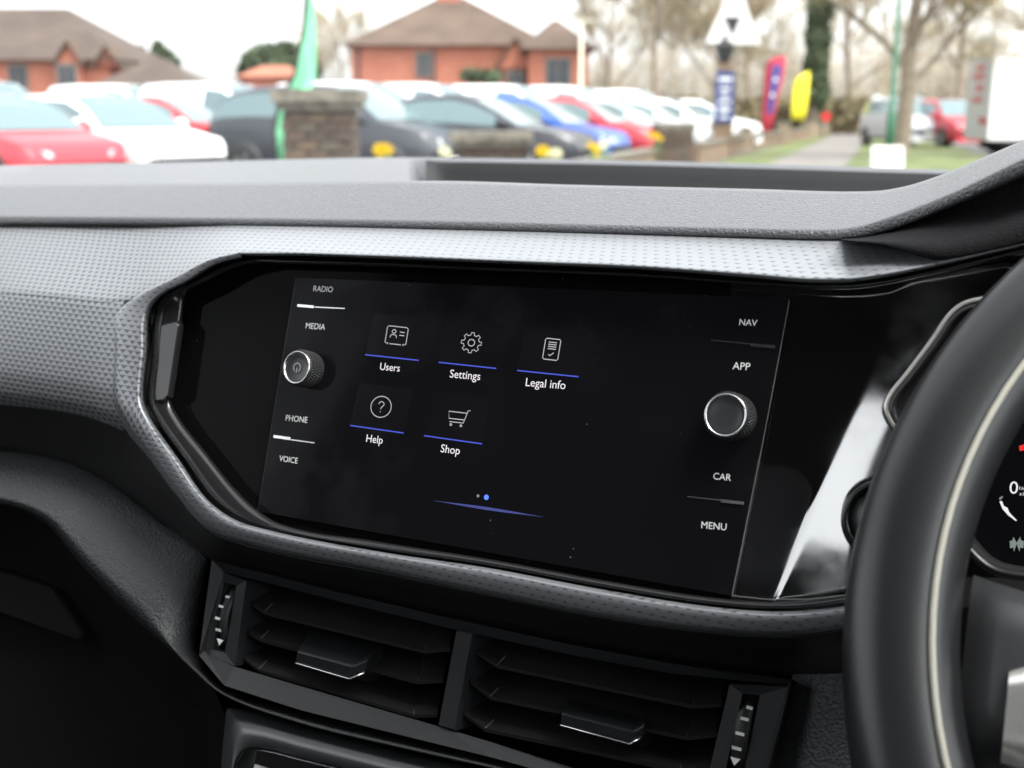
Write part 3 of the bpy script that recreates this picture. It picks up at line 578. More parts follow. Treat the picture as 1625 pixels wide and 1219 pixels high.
def lorry():
    d = 34; k = S(d); a = GR(1571, 34); e = (GR(1534, 36.2)-a); wl = e.length; e.normalize(); q = Vector((e.y, -e.x, 0))
    if q.dot(RT) < 0: q = -q
    t = thing('box_lorry', 'white box lorry with faded red lettering on its grey end', 'lorry', a); Z = lambda y: CAMZ+(182-y)*k; up_ = Vector((0, 0, 1)); h0, h1 = Z(222), Z(56)
    c = e*(wl/2)+q*3.6
    MB().box(c+up_*(h0+h1)/2, 7.2, wl, h1-h0, (q, e, up_)).build('box_body', white, t, False, True)
    fr = MB().box(e*(wl/2)-q*.03+up_*(h0+h1)/2, .05, wl-.1, h1-h0-.1, (q, e, up_)).build('end_panel', mat('lorry_grey', (.40, .41, .40), .5), t, False, True)
    for f_, y, w_ in ((.45, 108, .8), (.5, 122, 1.0), (.42, 140, .7), (.5, 158, .9)): MB().box(e*(wl*f_)-q*.07+up_*Z(y), .03, w_, .17, (q, e, up_)).build('lettering', mat('faded_red', (.45, .14, .12), .6), fr, False, True)
    for f_, y, w_ in ((2.2, 96, 2.4), (2.0, 112, 1.8)): MB().box(q*f_-e*.03+up_*Z(y), w_, .03, .10, (q, e, up_)).build('side_line', mat('pale_print', (.66, .62, .60), .6), fr, False, True)
    MB().box(c+up_*.72, 7.0, wl-.3, .3, (q, e, up_)).build('chassis', iron, t, False, True)
    for x in (.9, 5.6):
        for y in (.1, wl-.4): MB().lathe(q*x+e*y+up_*.48, e, [(.0, .02), (.2, 0), (.46, 0), (.48, .04), (.48, .24), (.46, .28), (.2, .28)], 20).build('wheel', tyre, t, True, True)
    MB().box(e*.3-q*.1+up_*.95, .08, .4, .16, (q, e, up_)).build('tail_light', tail, t, False, True)
lorry()
# daffodils along the wall
yf = mat('daffodil', (.85, .62, .02), .6); stem = mat('stem', (.08, .20, .04), .7); cream = mat('pale_daffodil', (.85, .83, .62), .6)
for px, y, d, lab, pale in ((606, 237, 11.4, 'yellow daffodil beside the thick pillar', 0), (706, 240, 13, 'white daffodils left of the squat pier', 1), (862, 239, 15.5, 'yellow and white daffodils right of the squat pier', 0), (880, 243, 15.7, 'low white daffodil beside the yellow ones', 1), (943, 233, 17.5, 'yellow daffodil below the blue car', 0), (960, 228, 18, 'large white flower clump below the blue car', 1), (1043, 216, 24.5, 'small yellow daffodil beside the flat capped pier', 0)):
    k = S(d); z = CAMZ+(182-y)*k; t = thing('daffodil_clump', lab, 'flower', GR(px, d), YAW, 'flowers along the wall'); mb = MB(); hd = MB(); rg = np.random.default_rng(px)
    for i in range(7):
        q = Vector((rg.normal()*5*k, rg.normal()*5*k, z+rg.normal()*4*k)); mb.tube([(q.x*.5, q.y*.5, 0), (q.x*.8, q.y, z*.6), tuple(q)], .008, 4)
        for j in range(6):
            an = j*math.pi/3; hd.add([q, q+Vector((math.cos(an-.4)*.035, -.01, math.sin(an-.4)*.035)), q+Vector((math.cos(an)*.06, -.02, math.sin(an)*.06)), q+Vector((math.cos(an+.4)*.035, -.01, math.sin(an+.4)*.035))], [(0, 1, 2, 3)])
        hd.lathe(q, (0, -1, .2), [(.015, 0), (.018, .03), (.026, .045)], 8)
    mb.build('stems', stem, t, True, True); hd.build('flower_heads', cream if pale else yf, t, False, True)

# ================================================================== CAR INTERIOR
dash = thing('dashboard', 'dark grey soft touch dashboard with silver patterned trim band around the touchscreen', 'dashboard', (0, .2, 0))
XS = np.concatenate([np.linspace(-330, 560, 28), np.linspace(580, 780, 24), np.linspace(800, 1360, 30), np.linspace(1370, 1960, 46)])
KL0 = [(-330, 272), (35, 262), (300, 257), (640, 250), (900, 253), (1200, 260), (1490, 269), (1700, 276), (1960, 285)]
KL1 = [(-330, 296), (0, 293), (350, 290), (690, 287), (900, 293), (1200, 300), (1350, 304), (1390, 303), (1430, 297), (1500, 275), (1560, 250), (1625, 222), (1720, 186), (1840, 160), (1960, 150)]
KL2 = [(-330, 345), (0, 343), (350, 345), (700, 350), (1000, 357), (1200, 362), (1310, 364), (1350, 361), (1400, 348), (1450, 330), (1500, 310), (1560, 282), (1625, 251), (1720, 212), (1840, 180), (1960, 168)]
KL3 = [(-330, 358), (0, 356), (400, 358), (800, 366), (1200, 377), (1320, 380), (1360, 377), (1400, 368), (1450, 351), (1500, 330), (1560, 305), (1625, 276), (1720, 238), (1840, 206), (1960, 192)]
cowl = lambda x: sstep(1360, 1640, x)
bow = lambda x: -.05*((700-min(x, 700))/1000)**2     # passenger side comes a little nearer
def row(K, Yf, dz=lambda x: 0):
    ys = pin(K, XS); out = []
    for x, y in zip(XS, ys): p = PY(x, y, Yf(x)); p.z += dz(x); out.append(p)
    return np.array([tuple(p) for p in out])
tw = lambda x: sstep(645, 712, x)
Y3 = lambda x: F(min(x, 1330), float(pin(KL3, [min(x, 1330)])[0]), -.035).y-.03*cowl(x)
Y2 = lambda x: Y3(x)+.0028; Y1 = lambda x: Y3(x)+.080-.02*cowl(x)
r3b = row(KL3, lambda x: Y3(x)+.03, lambda x: -.002)
r3a = row([(a, b-3) for a, b in KL3], lambda x: Y3(x)-.0005)
r3 = row(KL3, Y3); r2 = row(KL2, Y2); r2u = row([(a, b-4) for a, b in KL2], lambda x: Y2(x)+.007); r2d = row([(a, b+3) for a, b in KL2], lambda x: Y3(x)+.0006)
r1d = row([(a, b+5) for a, b in KL1], lambda x: Y1(x)-.012); r1 = row(KL1, Y1)
Yb = .40; L0Y = .56
def tray(t, drop):                    # across the top between crest and screen edge
    a = row(KL1, lambda x: Y1(x)); b = row(KL0, lambda x: L0Y); out = []
    for i, x in enumerate(XS):
        p = a[i]*(1-t)+b[i]*t; p[2] -= drop*tw(x)+.10*cowl(x)*(1-abs(2*t-1))*0; out.append(p)
    return np.array(out)
rows = [r3b, r3, r3a, r2d, r2, r2u, r1d, r1, tray(.012, .002), tray(.03, .07), tray(.5, .08), tray(.84, .08), tray(.88, .07), tray(.925, .012), tray(.94, .003), tray(.97, .0), row(KL0, lambda x: L0Y), row(KL0, lambda x: .61, lambda x: -.03)]
G = np.stack(rows)
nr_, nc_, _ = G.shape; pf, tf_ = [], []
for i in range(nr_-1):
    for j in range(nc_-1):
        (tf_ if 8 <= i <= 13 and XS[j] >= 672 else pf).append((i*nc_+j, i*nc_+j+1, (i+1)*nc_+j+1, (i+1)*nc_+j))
def sub(name, faces, m):
    u = sorted({k for f in faces for k in f}); ix = {k: n for n, k in enumerate(u)}; V = G.reshape(-1, 3)
    return obj(name, [V[k] for k in u], [tuple(ix[k] for k in f) for f in faces], m, dash)
sub('upper_pad', pf, PAD); sub('storage_tray', tf_, mat('tray_shaded', (.016, .017, .019), .6, spec=.3, bump=('grain', 900, .5, .0006)))  # tray faces coloured darker than the pad to deepen the slot's shade
# ---- patterned trim
def trim_obj(name, G, size_f, flip_f):
    nr, nc, _ = G.shape; o = gobj(name, G, TRIM, dash); me = o.data
    ua = me.uv_layers.new(name='pattern'); ub = me.uv_layers.new(name='mark'); V = G.reshape(-1, 3)
    dv = np.zeros((nr, nc))           # developed distance across, so marks keep their size on each facet
    dv[1:] = np.cumsum(np.linalg.norm(np.diff(G, axis=0), axis=2), 0)
    # anchor at inner edge
    px = np.zeros(len(V)); q = V-np.array(CAM); z = q@np.array(FW); px = CX+FPX*(q@np.array(RT))/z; py = CY-FPX*(q@np.array(UPV))/z
    s = (V-np.array(D))@np.array(Rv); tt = (V-np.array(D))@np.array(Uv)
    for l in me.loops:
        i = l.vertex_index; ua.data[l.index].uv = (s[i]/.0052, tt[i]/.0027); ub.data[l.index].uv = (size_f(px[i], py[i]), flip_f(px[i], py[i]))
    return o
INN = [(1640, 392), (1560, 411), (1470, 432), (1390, 447), (1335, 452), (1200, 446), (1000, 432), (800, 424), (600, 416), (450, 412), (395, 411), (362, 418), (300, 448), (250, 474), (240, 490), (234, 560), (229, 635), (238, 660), (285, 730), (330, 793), (372, 823), (430, 841), (600, 874), (780, 901), (960, 935), (1140, 963), (1250, 969), (1345, 960), (1470, 937)]
OUT = [(1640, 350), (1560, 366), (1470, 372), (1390, 374), (1335, 377), (1200, 373), (1000, 366), (800, 361), (600, 357), (450, 355), (395, 354), (300, 353), (150, 352), (-100, 352), (-330, 354), (-330, 480), (-330, 610), (0, 632), (75, 640), (140, 652), (250, 780), (330, 872), (560, 915), (760, 948), (950, 980), (1130, 1006), (1250, 1008), (1345, 998), (1470, 975)]
# crease between the up-facing facet and the face
MID = [(1640, 386), (1560, 405), (1470, 426), (1390, 440), (1335, 445), (1200, 439), (1000, 425), (800, 417), (600, 409), (450, 405), (390, 404), (350, 411), (280, 444), (200, 478), (170, 482), (185, 560), (192, 640), (195, 662), (255, 745), (305, 818), (355, 855), (425, 872), (592, 903), (770, 932), (955, 960), (1135, 985), (1250, 988), (1345, 978), (1470, 955)]
assert len(INN) == len(OUT) == len(MID)
def upper_h(px): return -.034
# 1: top facet (up-facing), from under the pad to the crease / frame edge
TX = np.concatenate([np.linspace(-330, 330, 40), np.linspace(340, 480, 24), np.linspace(500, 1660, 50)])
kb = [(-330, 462), (0, 466), (100, 472), (165, 479), (205, 476), (250, 456), (300, 430), (345, 410), (385, 402), (450, 402), (600, 406), (800, 414), (1000, 422), (1200, 436), (1300, 443), (1335, 443), (1390, 437), (1470, 422), (1560, 402), (1660, 380)]
kt = [(-330, 350), (0, 349), (400, 352), (800, 360), (1200, 371), (1335, 374), (1470, 370), (1560, 362), (1660, 345)]
yb = pin(kb, TX); yt = pin(kt, TX)
rows = []
for t in (0, .3, .6, .85, .95, 1.0, 1.04, 1.08):
    r = []
    for x, a, b in zip(TX, yt, yb):
        hh = -.042+(.0525)*min(t, 1)**1.0-(.004*((t-.9)/.1)**2*.3 if t > .9 else 0)
        r.append(tuple(F(x, a+(b-a)*t, hh-.004*bow(x))))
    rows.append(r)
Gt = np.array(rows)
szf = lambda px, py: .50+.40*(1-sstep(60, 620, px))*sstep(340, 480, py+0.1*px)
trim_obj('trim_top', Gt, lambda x, y: .50+.08*sstep(390, 440, y)+.24*(1-sstep(150, 700, x)), lambda x, y: 0.)
# 2: left face below the crease
FX = np.linspace(-330, 196, 40)
ktop = pin([(-330, 466), (0, 470), (100, 476), (165, 483), (196, 480)], FX); kbot = pin([(-330, 612), (0, 632), (75, 640), (140, 652), (196, 672)], FX)
rows = []
for t, hh in ((-.03, .0085), (0, .0095), (.04, .0097), (.35, .009), (.7, .0075), (.92, .0055), (1.0, .003), (1.06, -.001)):
    rows.append([tuple(F(x, a+(b-a)*t, hh)) for x, a, b in zip(FX, ktop, kbot)])
trim_obj('trim_face', np.array(rows), lambda x, y: .94-.12*sstep(120, 196, x), lambda x, y: 0.)
# 3: frame ring round the screen (left side and bottom)
RI = [(385, 409), (345, 419), (300, 446), (252, 473), (239, 492), (233, 560), (228, 637), (238, 662), (285, 731), (330, 794), (372, 824), (430, 842), (600, 875), (780, 902), (960, 936), (1140, 964), (1250, 970), (1345, 961), (1520, 928)]
RO = [(378, 400), (330, 412), (275, 440), (216, 470), (184, 498), (182, 560), (183, 640), (198, 672), (240, 726), (282, 783), (330, 836), (420, 868), (594, 902), (770, 938), (952, 974), (1135, 999), (1250, 1005), (1345, 994), (1520, 962)]
rows = []
for t, hh in ((-.16, -.006), (-.07, .002), (0., .0040), (.08, .0068), (.2, .0080), (.5, .0092), (.78, .0102), (.84, .0099), (.92, .0074), (1.0, .002)):
    rows.append([tuple(F(a[0]+(b[0]-a[0])*t, a[1]+(b[1]-a[1])*t, hh+(.0045*max(0, 1-abs(t)*1.6) *(1 if i_ < 6 else .7 if i_ == 6 else .3 if i_ == 7 else 0)))) for i_, (a, b) in enumerate(zip(RO, RI))])
Gr = loft(rows, 150, 1)
trim_obj('trim_frame', Gr, lambda x, y: .60+.30*sstep(470, 560, y)-.34*sstep(560, 900, y+.15*x), lambda x, y: sstep(600, 720, y))
# underside rolling back under the trim, dark
UA = [(-330, 612), (-100, 626), (0, 634), (75, 641), (140, 655), (182, 672), (204, 684), (240, 730), (282, 788), (330, 841), (420, 873), (594, 907), (770, 943), (952, 979), (1135, 1004), (1250, 1010), (1345, 999), (1560, 960)]
UB = [(-330, 690), (-100, 706), (0, 716), (60, 723), (115, 738), (155, 755), (182, 772), (215, 796), (262, 833), (333, 888), (440, 922), (605, 962), (780, 1000), (955, 1036), (1125, 1066), (1255, 1078), (1345, 1078), (1560, 1060)]
rows = []
for t, hh in ((-.06, .0), (0, .001), (.12, -.006), (.4, -.018), (.75, -.028), (1.0, -.034), (1.05, -.05)):
    rows.append([tuple(F(a[0]+(b[0]-a[0])*t, a[1]+(b[1]-a[1])*t, hh)) for a, b in zip(UA, UB)])
gobj('trim_underside', loft(rows, 110, 2), BLK, dash)
# grained lower panel
LA = [(-330, 684), (0, 712), (60, 720), (115, 734), (182, 768), (262, 829), (330, 884), (326, 930), (318, 990), (313, 1035), (330, 1062), (356, 1089), (477, 1128), (654, 1172), (780, 1202), (1000, 1256)]
LB = [(-330, 760), (0, 797), (45, 810), (80, 830), (127, 884), (180, 938), (220, 977), (238, 996), (256, 1014), (275, 1033), (305, 1062), (348, 1099), (470, 1146), (650, 1190), (780, 1219), (1000, 1272)]
rows = []
for t, hh in ((-.05, -.05), (0, -.037), (.05, -.033), (.35, -.024), (.75, -.014), (.92, -.011), (1.0, -.0125), (1.03, -.018), (1.05, -.03), (1.06, -.06)):
    rows.append([tuple(F(a[0]+(b[0]-a[0])*t, a[1]+(b[1]-a[1])*t, hh)) for a, b in zip(LA, LB)])
gobj('grained_panel', loft(rows, 120, 3), LEATH, dash)
# hood side above the trim on the driver's side
rows = []
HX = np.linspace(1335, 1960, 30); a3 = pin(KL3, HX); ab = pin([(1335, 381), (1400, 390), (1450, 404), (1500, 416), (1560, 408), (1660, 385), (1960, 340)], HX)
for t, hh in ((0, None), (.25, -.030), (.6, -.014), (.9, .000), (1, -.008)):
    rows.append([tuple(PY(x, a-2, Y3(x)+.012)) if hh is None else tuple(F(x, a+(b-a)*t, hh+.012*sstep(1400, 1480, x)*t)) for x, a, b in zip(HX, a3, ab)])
gobj('shaded_hood', np.array(rows), mat('shaded_hood', (.010, .010, .011), .85, spec=.08, bump=('grain', 760, .6, .0009)), dash)  # near black colour carries the shadow under the cowl
# right of the vents, plain grained side
rows = [[tuple(F(x, y, h)) for x, y in pts] for pts, h in (([(1258, 1070), (1240, 1150), (1222, 1219), (1200, 1300)], -.03), ([(1300, 1070), (1290, 1150), (1280, 1219), (1270, 1300)], -.018), ([(1600, 1060), (1600, 1150), (1600, 1219), (1600, 1300)], -.02))]
gobj('column_side', loft(rows, 12, 3), LEATH, dash, flip=True)

# ---- glovebox
gb = thing('glovebox', 'black glovebox lid with a raised lip, in deep shade under the grained panel', 'glovebox', F(0, 1100, -.08))
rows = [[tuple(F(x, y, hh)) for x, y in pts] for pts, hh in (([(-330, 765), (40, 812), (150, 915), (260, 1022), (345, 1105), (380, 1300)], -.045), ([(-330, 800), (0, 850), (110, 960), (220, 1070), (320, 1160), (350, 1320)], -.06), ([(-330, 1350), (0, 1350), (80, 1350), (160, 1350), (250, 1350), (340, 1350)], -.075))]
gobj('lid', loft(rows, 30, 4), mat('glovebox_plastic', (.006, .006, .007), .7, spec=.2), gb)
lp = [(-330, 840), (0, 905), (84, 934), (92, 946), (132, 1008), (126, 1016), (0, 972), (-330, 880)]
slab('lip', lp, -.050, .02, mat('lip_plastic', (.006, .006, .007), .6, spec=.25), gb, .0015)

# ---- infotainment
inf = thing('infotainment_unit', 'wide black glass touchscreen with two knobs, showing a menu of five icons', 'touchscreen', F(800, 930, -.01))
H0 = -.006
GL = [(1640, 400), (1560, 418), (1470, 438), (1390, 455), (1335, 460), (1200, 453), (1000, 440), (800, 432), (600, 424), (450, 420), (402, 420), (372, 427), (330, 447), (297, 466), (290, 500), (282, 570), (272, 638), (282, 660), (325, 716), (368, 770), (402, 804), (440, 829), (605, 860), (782, 888), (960, 921), (1140, 949), (1250, 955), (1345, 944), (1470, 920)]
rows = []
for t, hh in ((-.02, .0028), (.0, .0022), (.06, -.001), (.11, -.004), (.16, .0018), (.22, .0030), (.3, .0034), (.86, .0015), (.97, -.0005), (1.0, -.003), (1.01, -.008)):
    rows.append([tuple(F(a[0]+(b[0]-a[0])*t, a[1]+(b[1]-a[1])*t, hh)) for a, b in zip(INN, GL)])
gobj('bezel', loft(rows, 190, 1), GLOSSB, inf)
bp = slab('bezel_insert', [(256, 514), (279, 508), (283, 515), (266, 630), (259, 637), (243, 638)], .0036, .004, GLOSSB, inf, .0012)
# gloss panel: follows the bezel outline, turned towards the driver right of the seam
P0 = F(1274, 852)-D; P0 = (P0.dot(Rv), P0.dot(Uv))
def gh(x, y):                        # facet added beside the cluster, angled to mirror the rear window as a bright patch
    p = F(x, y)-D; a = p.dot(Rv)-P0[0]; b = p.dot(Uv)-P0[1]; e = .0006; ds = a*.972-b*.235
    return H0-.001-.234*e*math.log1p(math.exp(min(60, ds/e)))
topc = [(258, 600), (270, 520), (287, 468), (330, 440), (372, 422), (402, 415), (450, 415), (600, 419), (800, 427), (1000, 435), (1200, 448), (1335, 455), (1390, 450), (1470, 433), (1560, 413), (1660, 390)]
botc = [(258, 640), (270, 655), (282, 668), (325, 722), (368, 776), (402, 812), (440, 842), (605, 871), (782, 901), (960, 929), (1140, 955), (1250, 960), (1345, 950), (1470, 926), (1560, 905)]
def patch(name, xs, ta, tb, m, nv=14):
    a = pin(ta, xs); b = pin(tb, xs); v = np.linspace(0, 1, nv)
    return gobj(name, np.array([[tuple(F(x, p+(q-p)*t, gh(x, p+(q-p)*t))) for x, p, q in zip(xs, a, b)] for t in v]), m, inf)
patch('gloss_panel', np.linspace(258, 1160, 30), topc, botc, DGLASS)
patch('gloss_panel', np.linspace(1160, 1412, 130), topc, botc, PIANO, 130)
patch('gloss_panel', np.linspace(1412, 1660, 24), topc, [(1412, 640), (1440, 600), (1482, 544), (1510, 504), (1530, 490), (1562, 482), (1660, 460)], PIANO)
patch('gloss_panel', np.linspace(1412, 1540, 12), [(1412, 652), (1430, 684), (1470, 752), (1540, 870)], botc, PIANO)
scrm = mat('screen_glass', (.004, .004, .005), .08, spec=.07, emit=(.010, .010, .012), es=.04)
def smudge(m):
    t = m.node_tree; b = t.nodes['Principled BSDF']; tc = t.nodes.new('ShaderNodeTexCoord'); n = t.nodes.new('ShaderNodeTexNoise'); n.inputs['Scale'].default_value = 30; n.inputs['Detail'].default_value = 4
    t.links.new(tc.outputs['Object'], n.inputs['Vector']); r = t.nodes.new('ShaderNodeMapRange'); r.inputs[1].default_value = .45; r.inputs[2].default_value = .7; r.inputs[3].default_value = .06; r.inputs[4].default_value = .35
    t.links.new(n.outputs[0], r.inputs[0]); t.links.new(r.outputs[0], b.inputs['Roughness'])
smudge(scrm); specks(scrm, 210, .93, (.16, .16, .16)); specks(DGLASS, 210, .93, (.14, .14, .14)); specks(GLOSSB, 300, .8, (.2, .2, .2))
scr = slab('screen', [(468, 440), (1252, 474), (1161, 946), (409, 812)], H0+.0012, .002, scrm, inf, .0003)
HS = H0+.0013
def fring(pts, w, h): pass
def ribbon2(name, polys, w, m, parent, h=HS, closed=False):   # flat strokes on the screen plane; polys in pixel coordinates
    v = []; f = []
    for pl in polys:
        cl = len(pl) > 2 and pl[0] == pl[-1]; P = [F(x, y, h) for x, y in (pl[:-1] if cl else pl)]; n = len(P)
        for i, p in enumerate(P):
            a = P[(i-1) % n] if (i or cl) else p; b = P[(i+1) % n] if (i < n-1 or cl) else p
            dd = (b-a).normalized(); s = dd.cross(Nv).normalized()*w/2; v += [p-s, p+s]
        b0 = len(v)-2*n; f += [(b0+2*i, b0+2*i+1, b0+2*((i+1) % n)+1, b0+2*((i+1) % n)) for i in range(n if cl else n-1)]
    return obj(name, v, f, m, parent, False)
def ftext(name, body, p0, p1, m, parent, h=HS):
    a = F(*p0, h); b = F(*p1, h); xd = (b-a).normalized(); yd = Nv.cross(xd).normalized()
    v, f = flat_text(body, (b-a).length, m, parent, a, xd, yd, Nv, center=False); return obj(name, v, f, m, parent, False)
E_W = mat('lit_white', (.05, .05, .05), .5, emit=(.95, .88, .97), es=.21); E_B = mat('lit_blue', (.02, .02, .04), .5, emit=(.06, .10, .85), es=.17); E_I = mat('lit_icon', (.05, .05, .05), .5, emit=(.85, .80, .85), es=.12)
E_D = mat('lit_dot', (.02, .02, .04), .5, emit=(.08, .20, 1.), es=.32); E_T = mat('lit_tile', (.004, .004, .005), .12, spec=.1, emit=(.10, .10, .12), es=.008); E_G = mat('lit_grey', (.05, .05, .05), .5, emit=(.6, .6, .6), es=.08)
def circ(cx, cy, r, n=24, a0=0., a1=2*math.pi, kx=1.0, ky=1.08, sh=-.12):
    P = []
    for i in range(n+1):
        a = a0+(a1-a0)*i/n; x = r*math.cos(a)*kx; y = r*math.sin(a)*ky; P.append((cx+x-sh*-y*-1*0+(-y)*.15*-1*-1, cy+y+x*.12))
    if abs(a1-a0-2*math.pi) < 1e-6: P[-1] = P[0]
    return P
def ic(cx, cy, pts): return [(cx+x-.165*y, cy+y+.115*x) for x, y in pts]   # icon-local px (x right, y down) sheared like the panel
WL = .00042
tiles = [('Users', [(594, 497), (681, 505), (664.6, 572), (579.3, 563)], (602.6, 586.9), (633.9, 589.9)), ('Settings', [(709, 507), (802, 516), (787.5, 584.8), (696, 575)], (713.4, 599), (761.5, 603.4)),
         ('Legal info', [(833, 518), (935, 527), (918, 598), (820.6, 588)], (833.9, 612.6), (896.8, 617.8)), ('Help', [(570, 608), (656, 618), (640.4, 687.3), (555.4, 675.2)], (580.8, 701.3), (606.7, 704.6)), ('Shop', [(687, 622), (777, 632), (765, 704.5), (672.9, 691.5)], (698.9, 717.4), (729, 721.6))]
for nm, q, a, b in tiles:
    tl = obj('menu_tile', [F(x, y, HS-.0001) for x, y in q], [(0, 1, 2, 3)], E_T, inf, False); tl['label'] = 'menu tile captioned '+nm
    ribbon2('underline', [[q[3], q[2]]], .00055, E_B, tl); ftext('caption', nm, a, b, E_W, tl)
    if nm == 'Users':
        c = (629.5, 532.6); P = [ic(*c, [(-13, 13.5), (-16.5, 12.5), (-16.5, -12), (-14, -14), (14, -14), (16.5, -12), (16.5, 12.5), (13, 13.5)]), ic(*c, [(-12, 12), (-12, 15)]), ic(*c, [(12, 12), (12, 15)]), ic(*c, [(-9, 13.8), (9, 13.8)]),
             ic(*c, [(4, -6), (12, -6)]), ic(*c, [(4, -1), (12, -1)]), ic(*c, [(-10, 4), (-9.5, .5), (-7, -1), (-3, -1), (-.5, .5), (0, 4)]), ic(*c, [(3*math.cos(i*.5236)-5, 2.8*math.sin(i*.5236)-6) for i in range(13)])]
    elif nm == 'Settings':
        c = (748, 544); pts = []
        for i in range(8):
            a0 = i*math.pi/4
            for da, r in ((-.22, 12.3), (-.15, 16), (.15, 16), (.22, 12.3)): pts.append((r*math.cos(a0+da), r*math.sin(a0+da)))
        pts = ic(*c, pts); P = [pts+[pts[0]], ic(*c, [(5.2*math.cos(i*.3491), 5.2*math.sin(i*.3491)) for i in range(19)])]; P[1][-1] = P[1][0]
    elif nm == 'Legal info':
        c = (875.5, 554.4); o_ = ic(*c, [(-10, -16.5), (10, -16.5), (12, -14.5), (12, 14.5), (10, 16.5), (-10, 16.5), (-12, 14.5), (-12, -14.5)]); P = [o_+[o_[0]]]+[ic(*c, [(-6.5, y), (6.5, y)]) for y in (-11, -7.5, -4, -.5)]+[ic(*c, [(-4, 8), (-1.5, 10.5), (4, 5)])]
    elif nm == 'Help':
        c = (604.7, 645.7); o_ = ic(*c, [(16*math.cos(i*.2618), 16.6*math.sin(i*.2618)) for i in range(24)]); P = [o_+[o_[0]], ic(*c, [(-4.2, -4), (-3, -7.2), (0, -8.3), (3.2, -7), (4.2, -4), (2.6, -1.2), (.4, .8), (0, 4)]), ic(*c, [(0, 7.2), (0, 8.8)])]
    else:
        c = (727.5, 662.5); P = [ic(*c, [(17, -12.5), (13.5, -12), (9, 8), (-13, 8)]), ic(*c, [(12, -8), (-16.5, -8), (-14.5, 3), (10, 3)]), ic(*c, [(1.5*math.cos(i)-10, 1.5*math.sin(i)+12.5) for i in range(8)]), ic(*c, [(1.5*math.cos(i)+6, 1.5*math.sin(i)+12.5) for i in range(8)])]
    ribbon2('icon', P, WL, E_I, tl)
for nm, a, b in (('RADIO', (496.9, 462.2), (527.6, 463.9)), ('MEDIA', (484.8, 521.2), (515.4, 523.6)), ('PHONE', (453, 667.5), (487.4, 671.2)), ('VOICE', (442.6, 731.6), (471.9, 735.9)), ('NAV', (1173, 515.9), (1201, 517.6)), ('APP', (1162.3, 586), (1190, 587.8)), ('CAR', (1131.6, 760.5), (1159.7, 763.3)), ('MENU', (1112.8, 838.3), (1152.5, 841.8))):
    ftext('key_label', nm, a, b, PGREY, inf)['label'] = 'key label reading '+nm
for th, tk in (([(471.8, 486), (547, 489.6)], [(471.8, 484.8), (498, 487)]), ([(434, 694), (499, 703)], [(434, 692.4), (461, 696.2)]), ([(1128.2, 540), (1230, 549.5)], [(1191, 547.2), (1230, 550.6)]), ([(1090.7, 788.3), (1180.6, 797.6)], [(1144, 794.6), (1180.6, 798.8)])):
    kb_ = ribbon2('key_bar', [th], .0005, CHROME, inf, HS+.0002); ribbon2('key_ridge', [tk], .0013, CHROME, kb_, HS+.0006)
for x, y, r, m in ((758.5, 787, 2.4, E_G), (771.8, 789.3, 4.2, E_D)):
    obj('page_dot', [F(x, y, HS)+Rv*(r*.00029*math.cos(a))+Uv*(r*.00029*math.sin(a)) for a in np.linspace(0, 2*math.pi, 19)[:-1]], [tuple(range(18))], m, inf, False)
n = 24; v = []
for i in range(n+1):
    s = i/n; x = 688+174*s; y = 794.5+26*s; w = .0006*(math.sin(math.pi*s)**1.5)+.00005; p = F(x, y, HS); v += [p-Uv*w, p+Uv*w]
obj('glow_line', v, [(2*i, 2*i+1, 2*i+3, 2*i+2) for i in range(n)], mat('lit_glow', (.01, .01, .02), .5, emit=(.10, .13, .60), es=.09), inf, False)
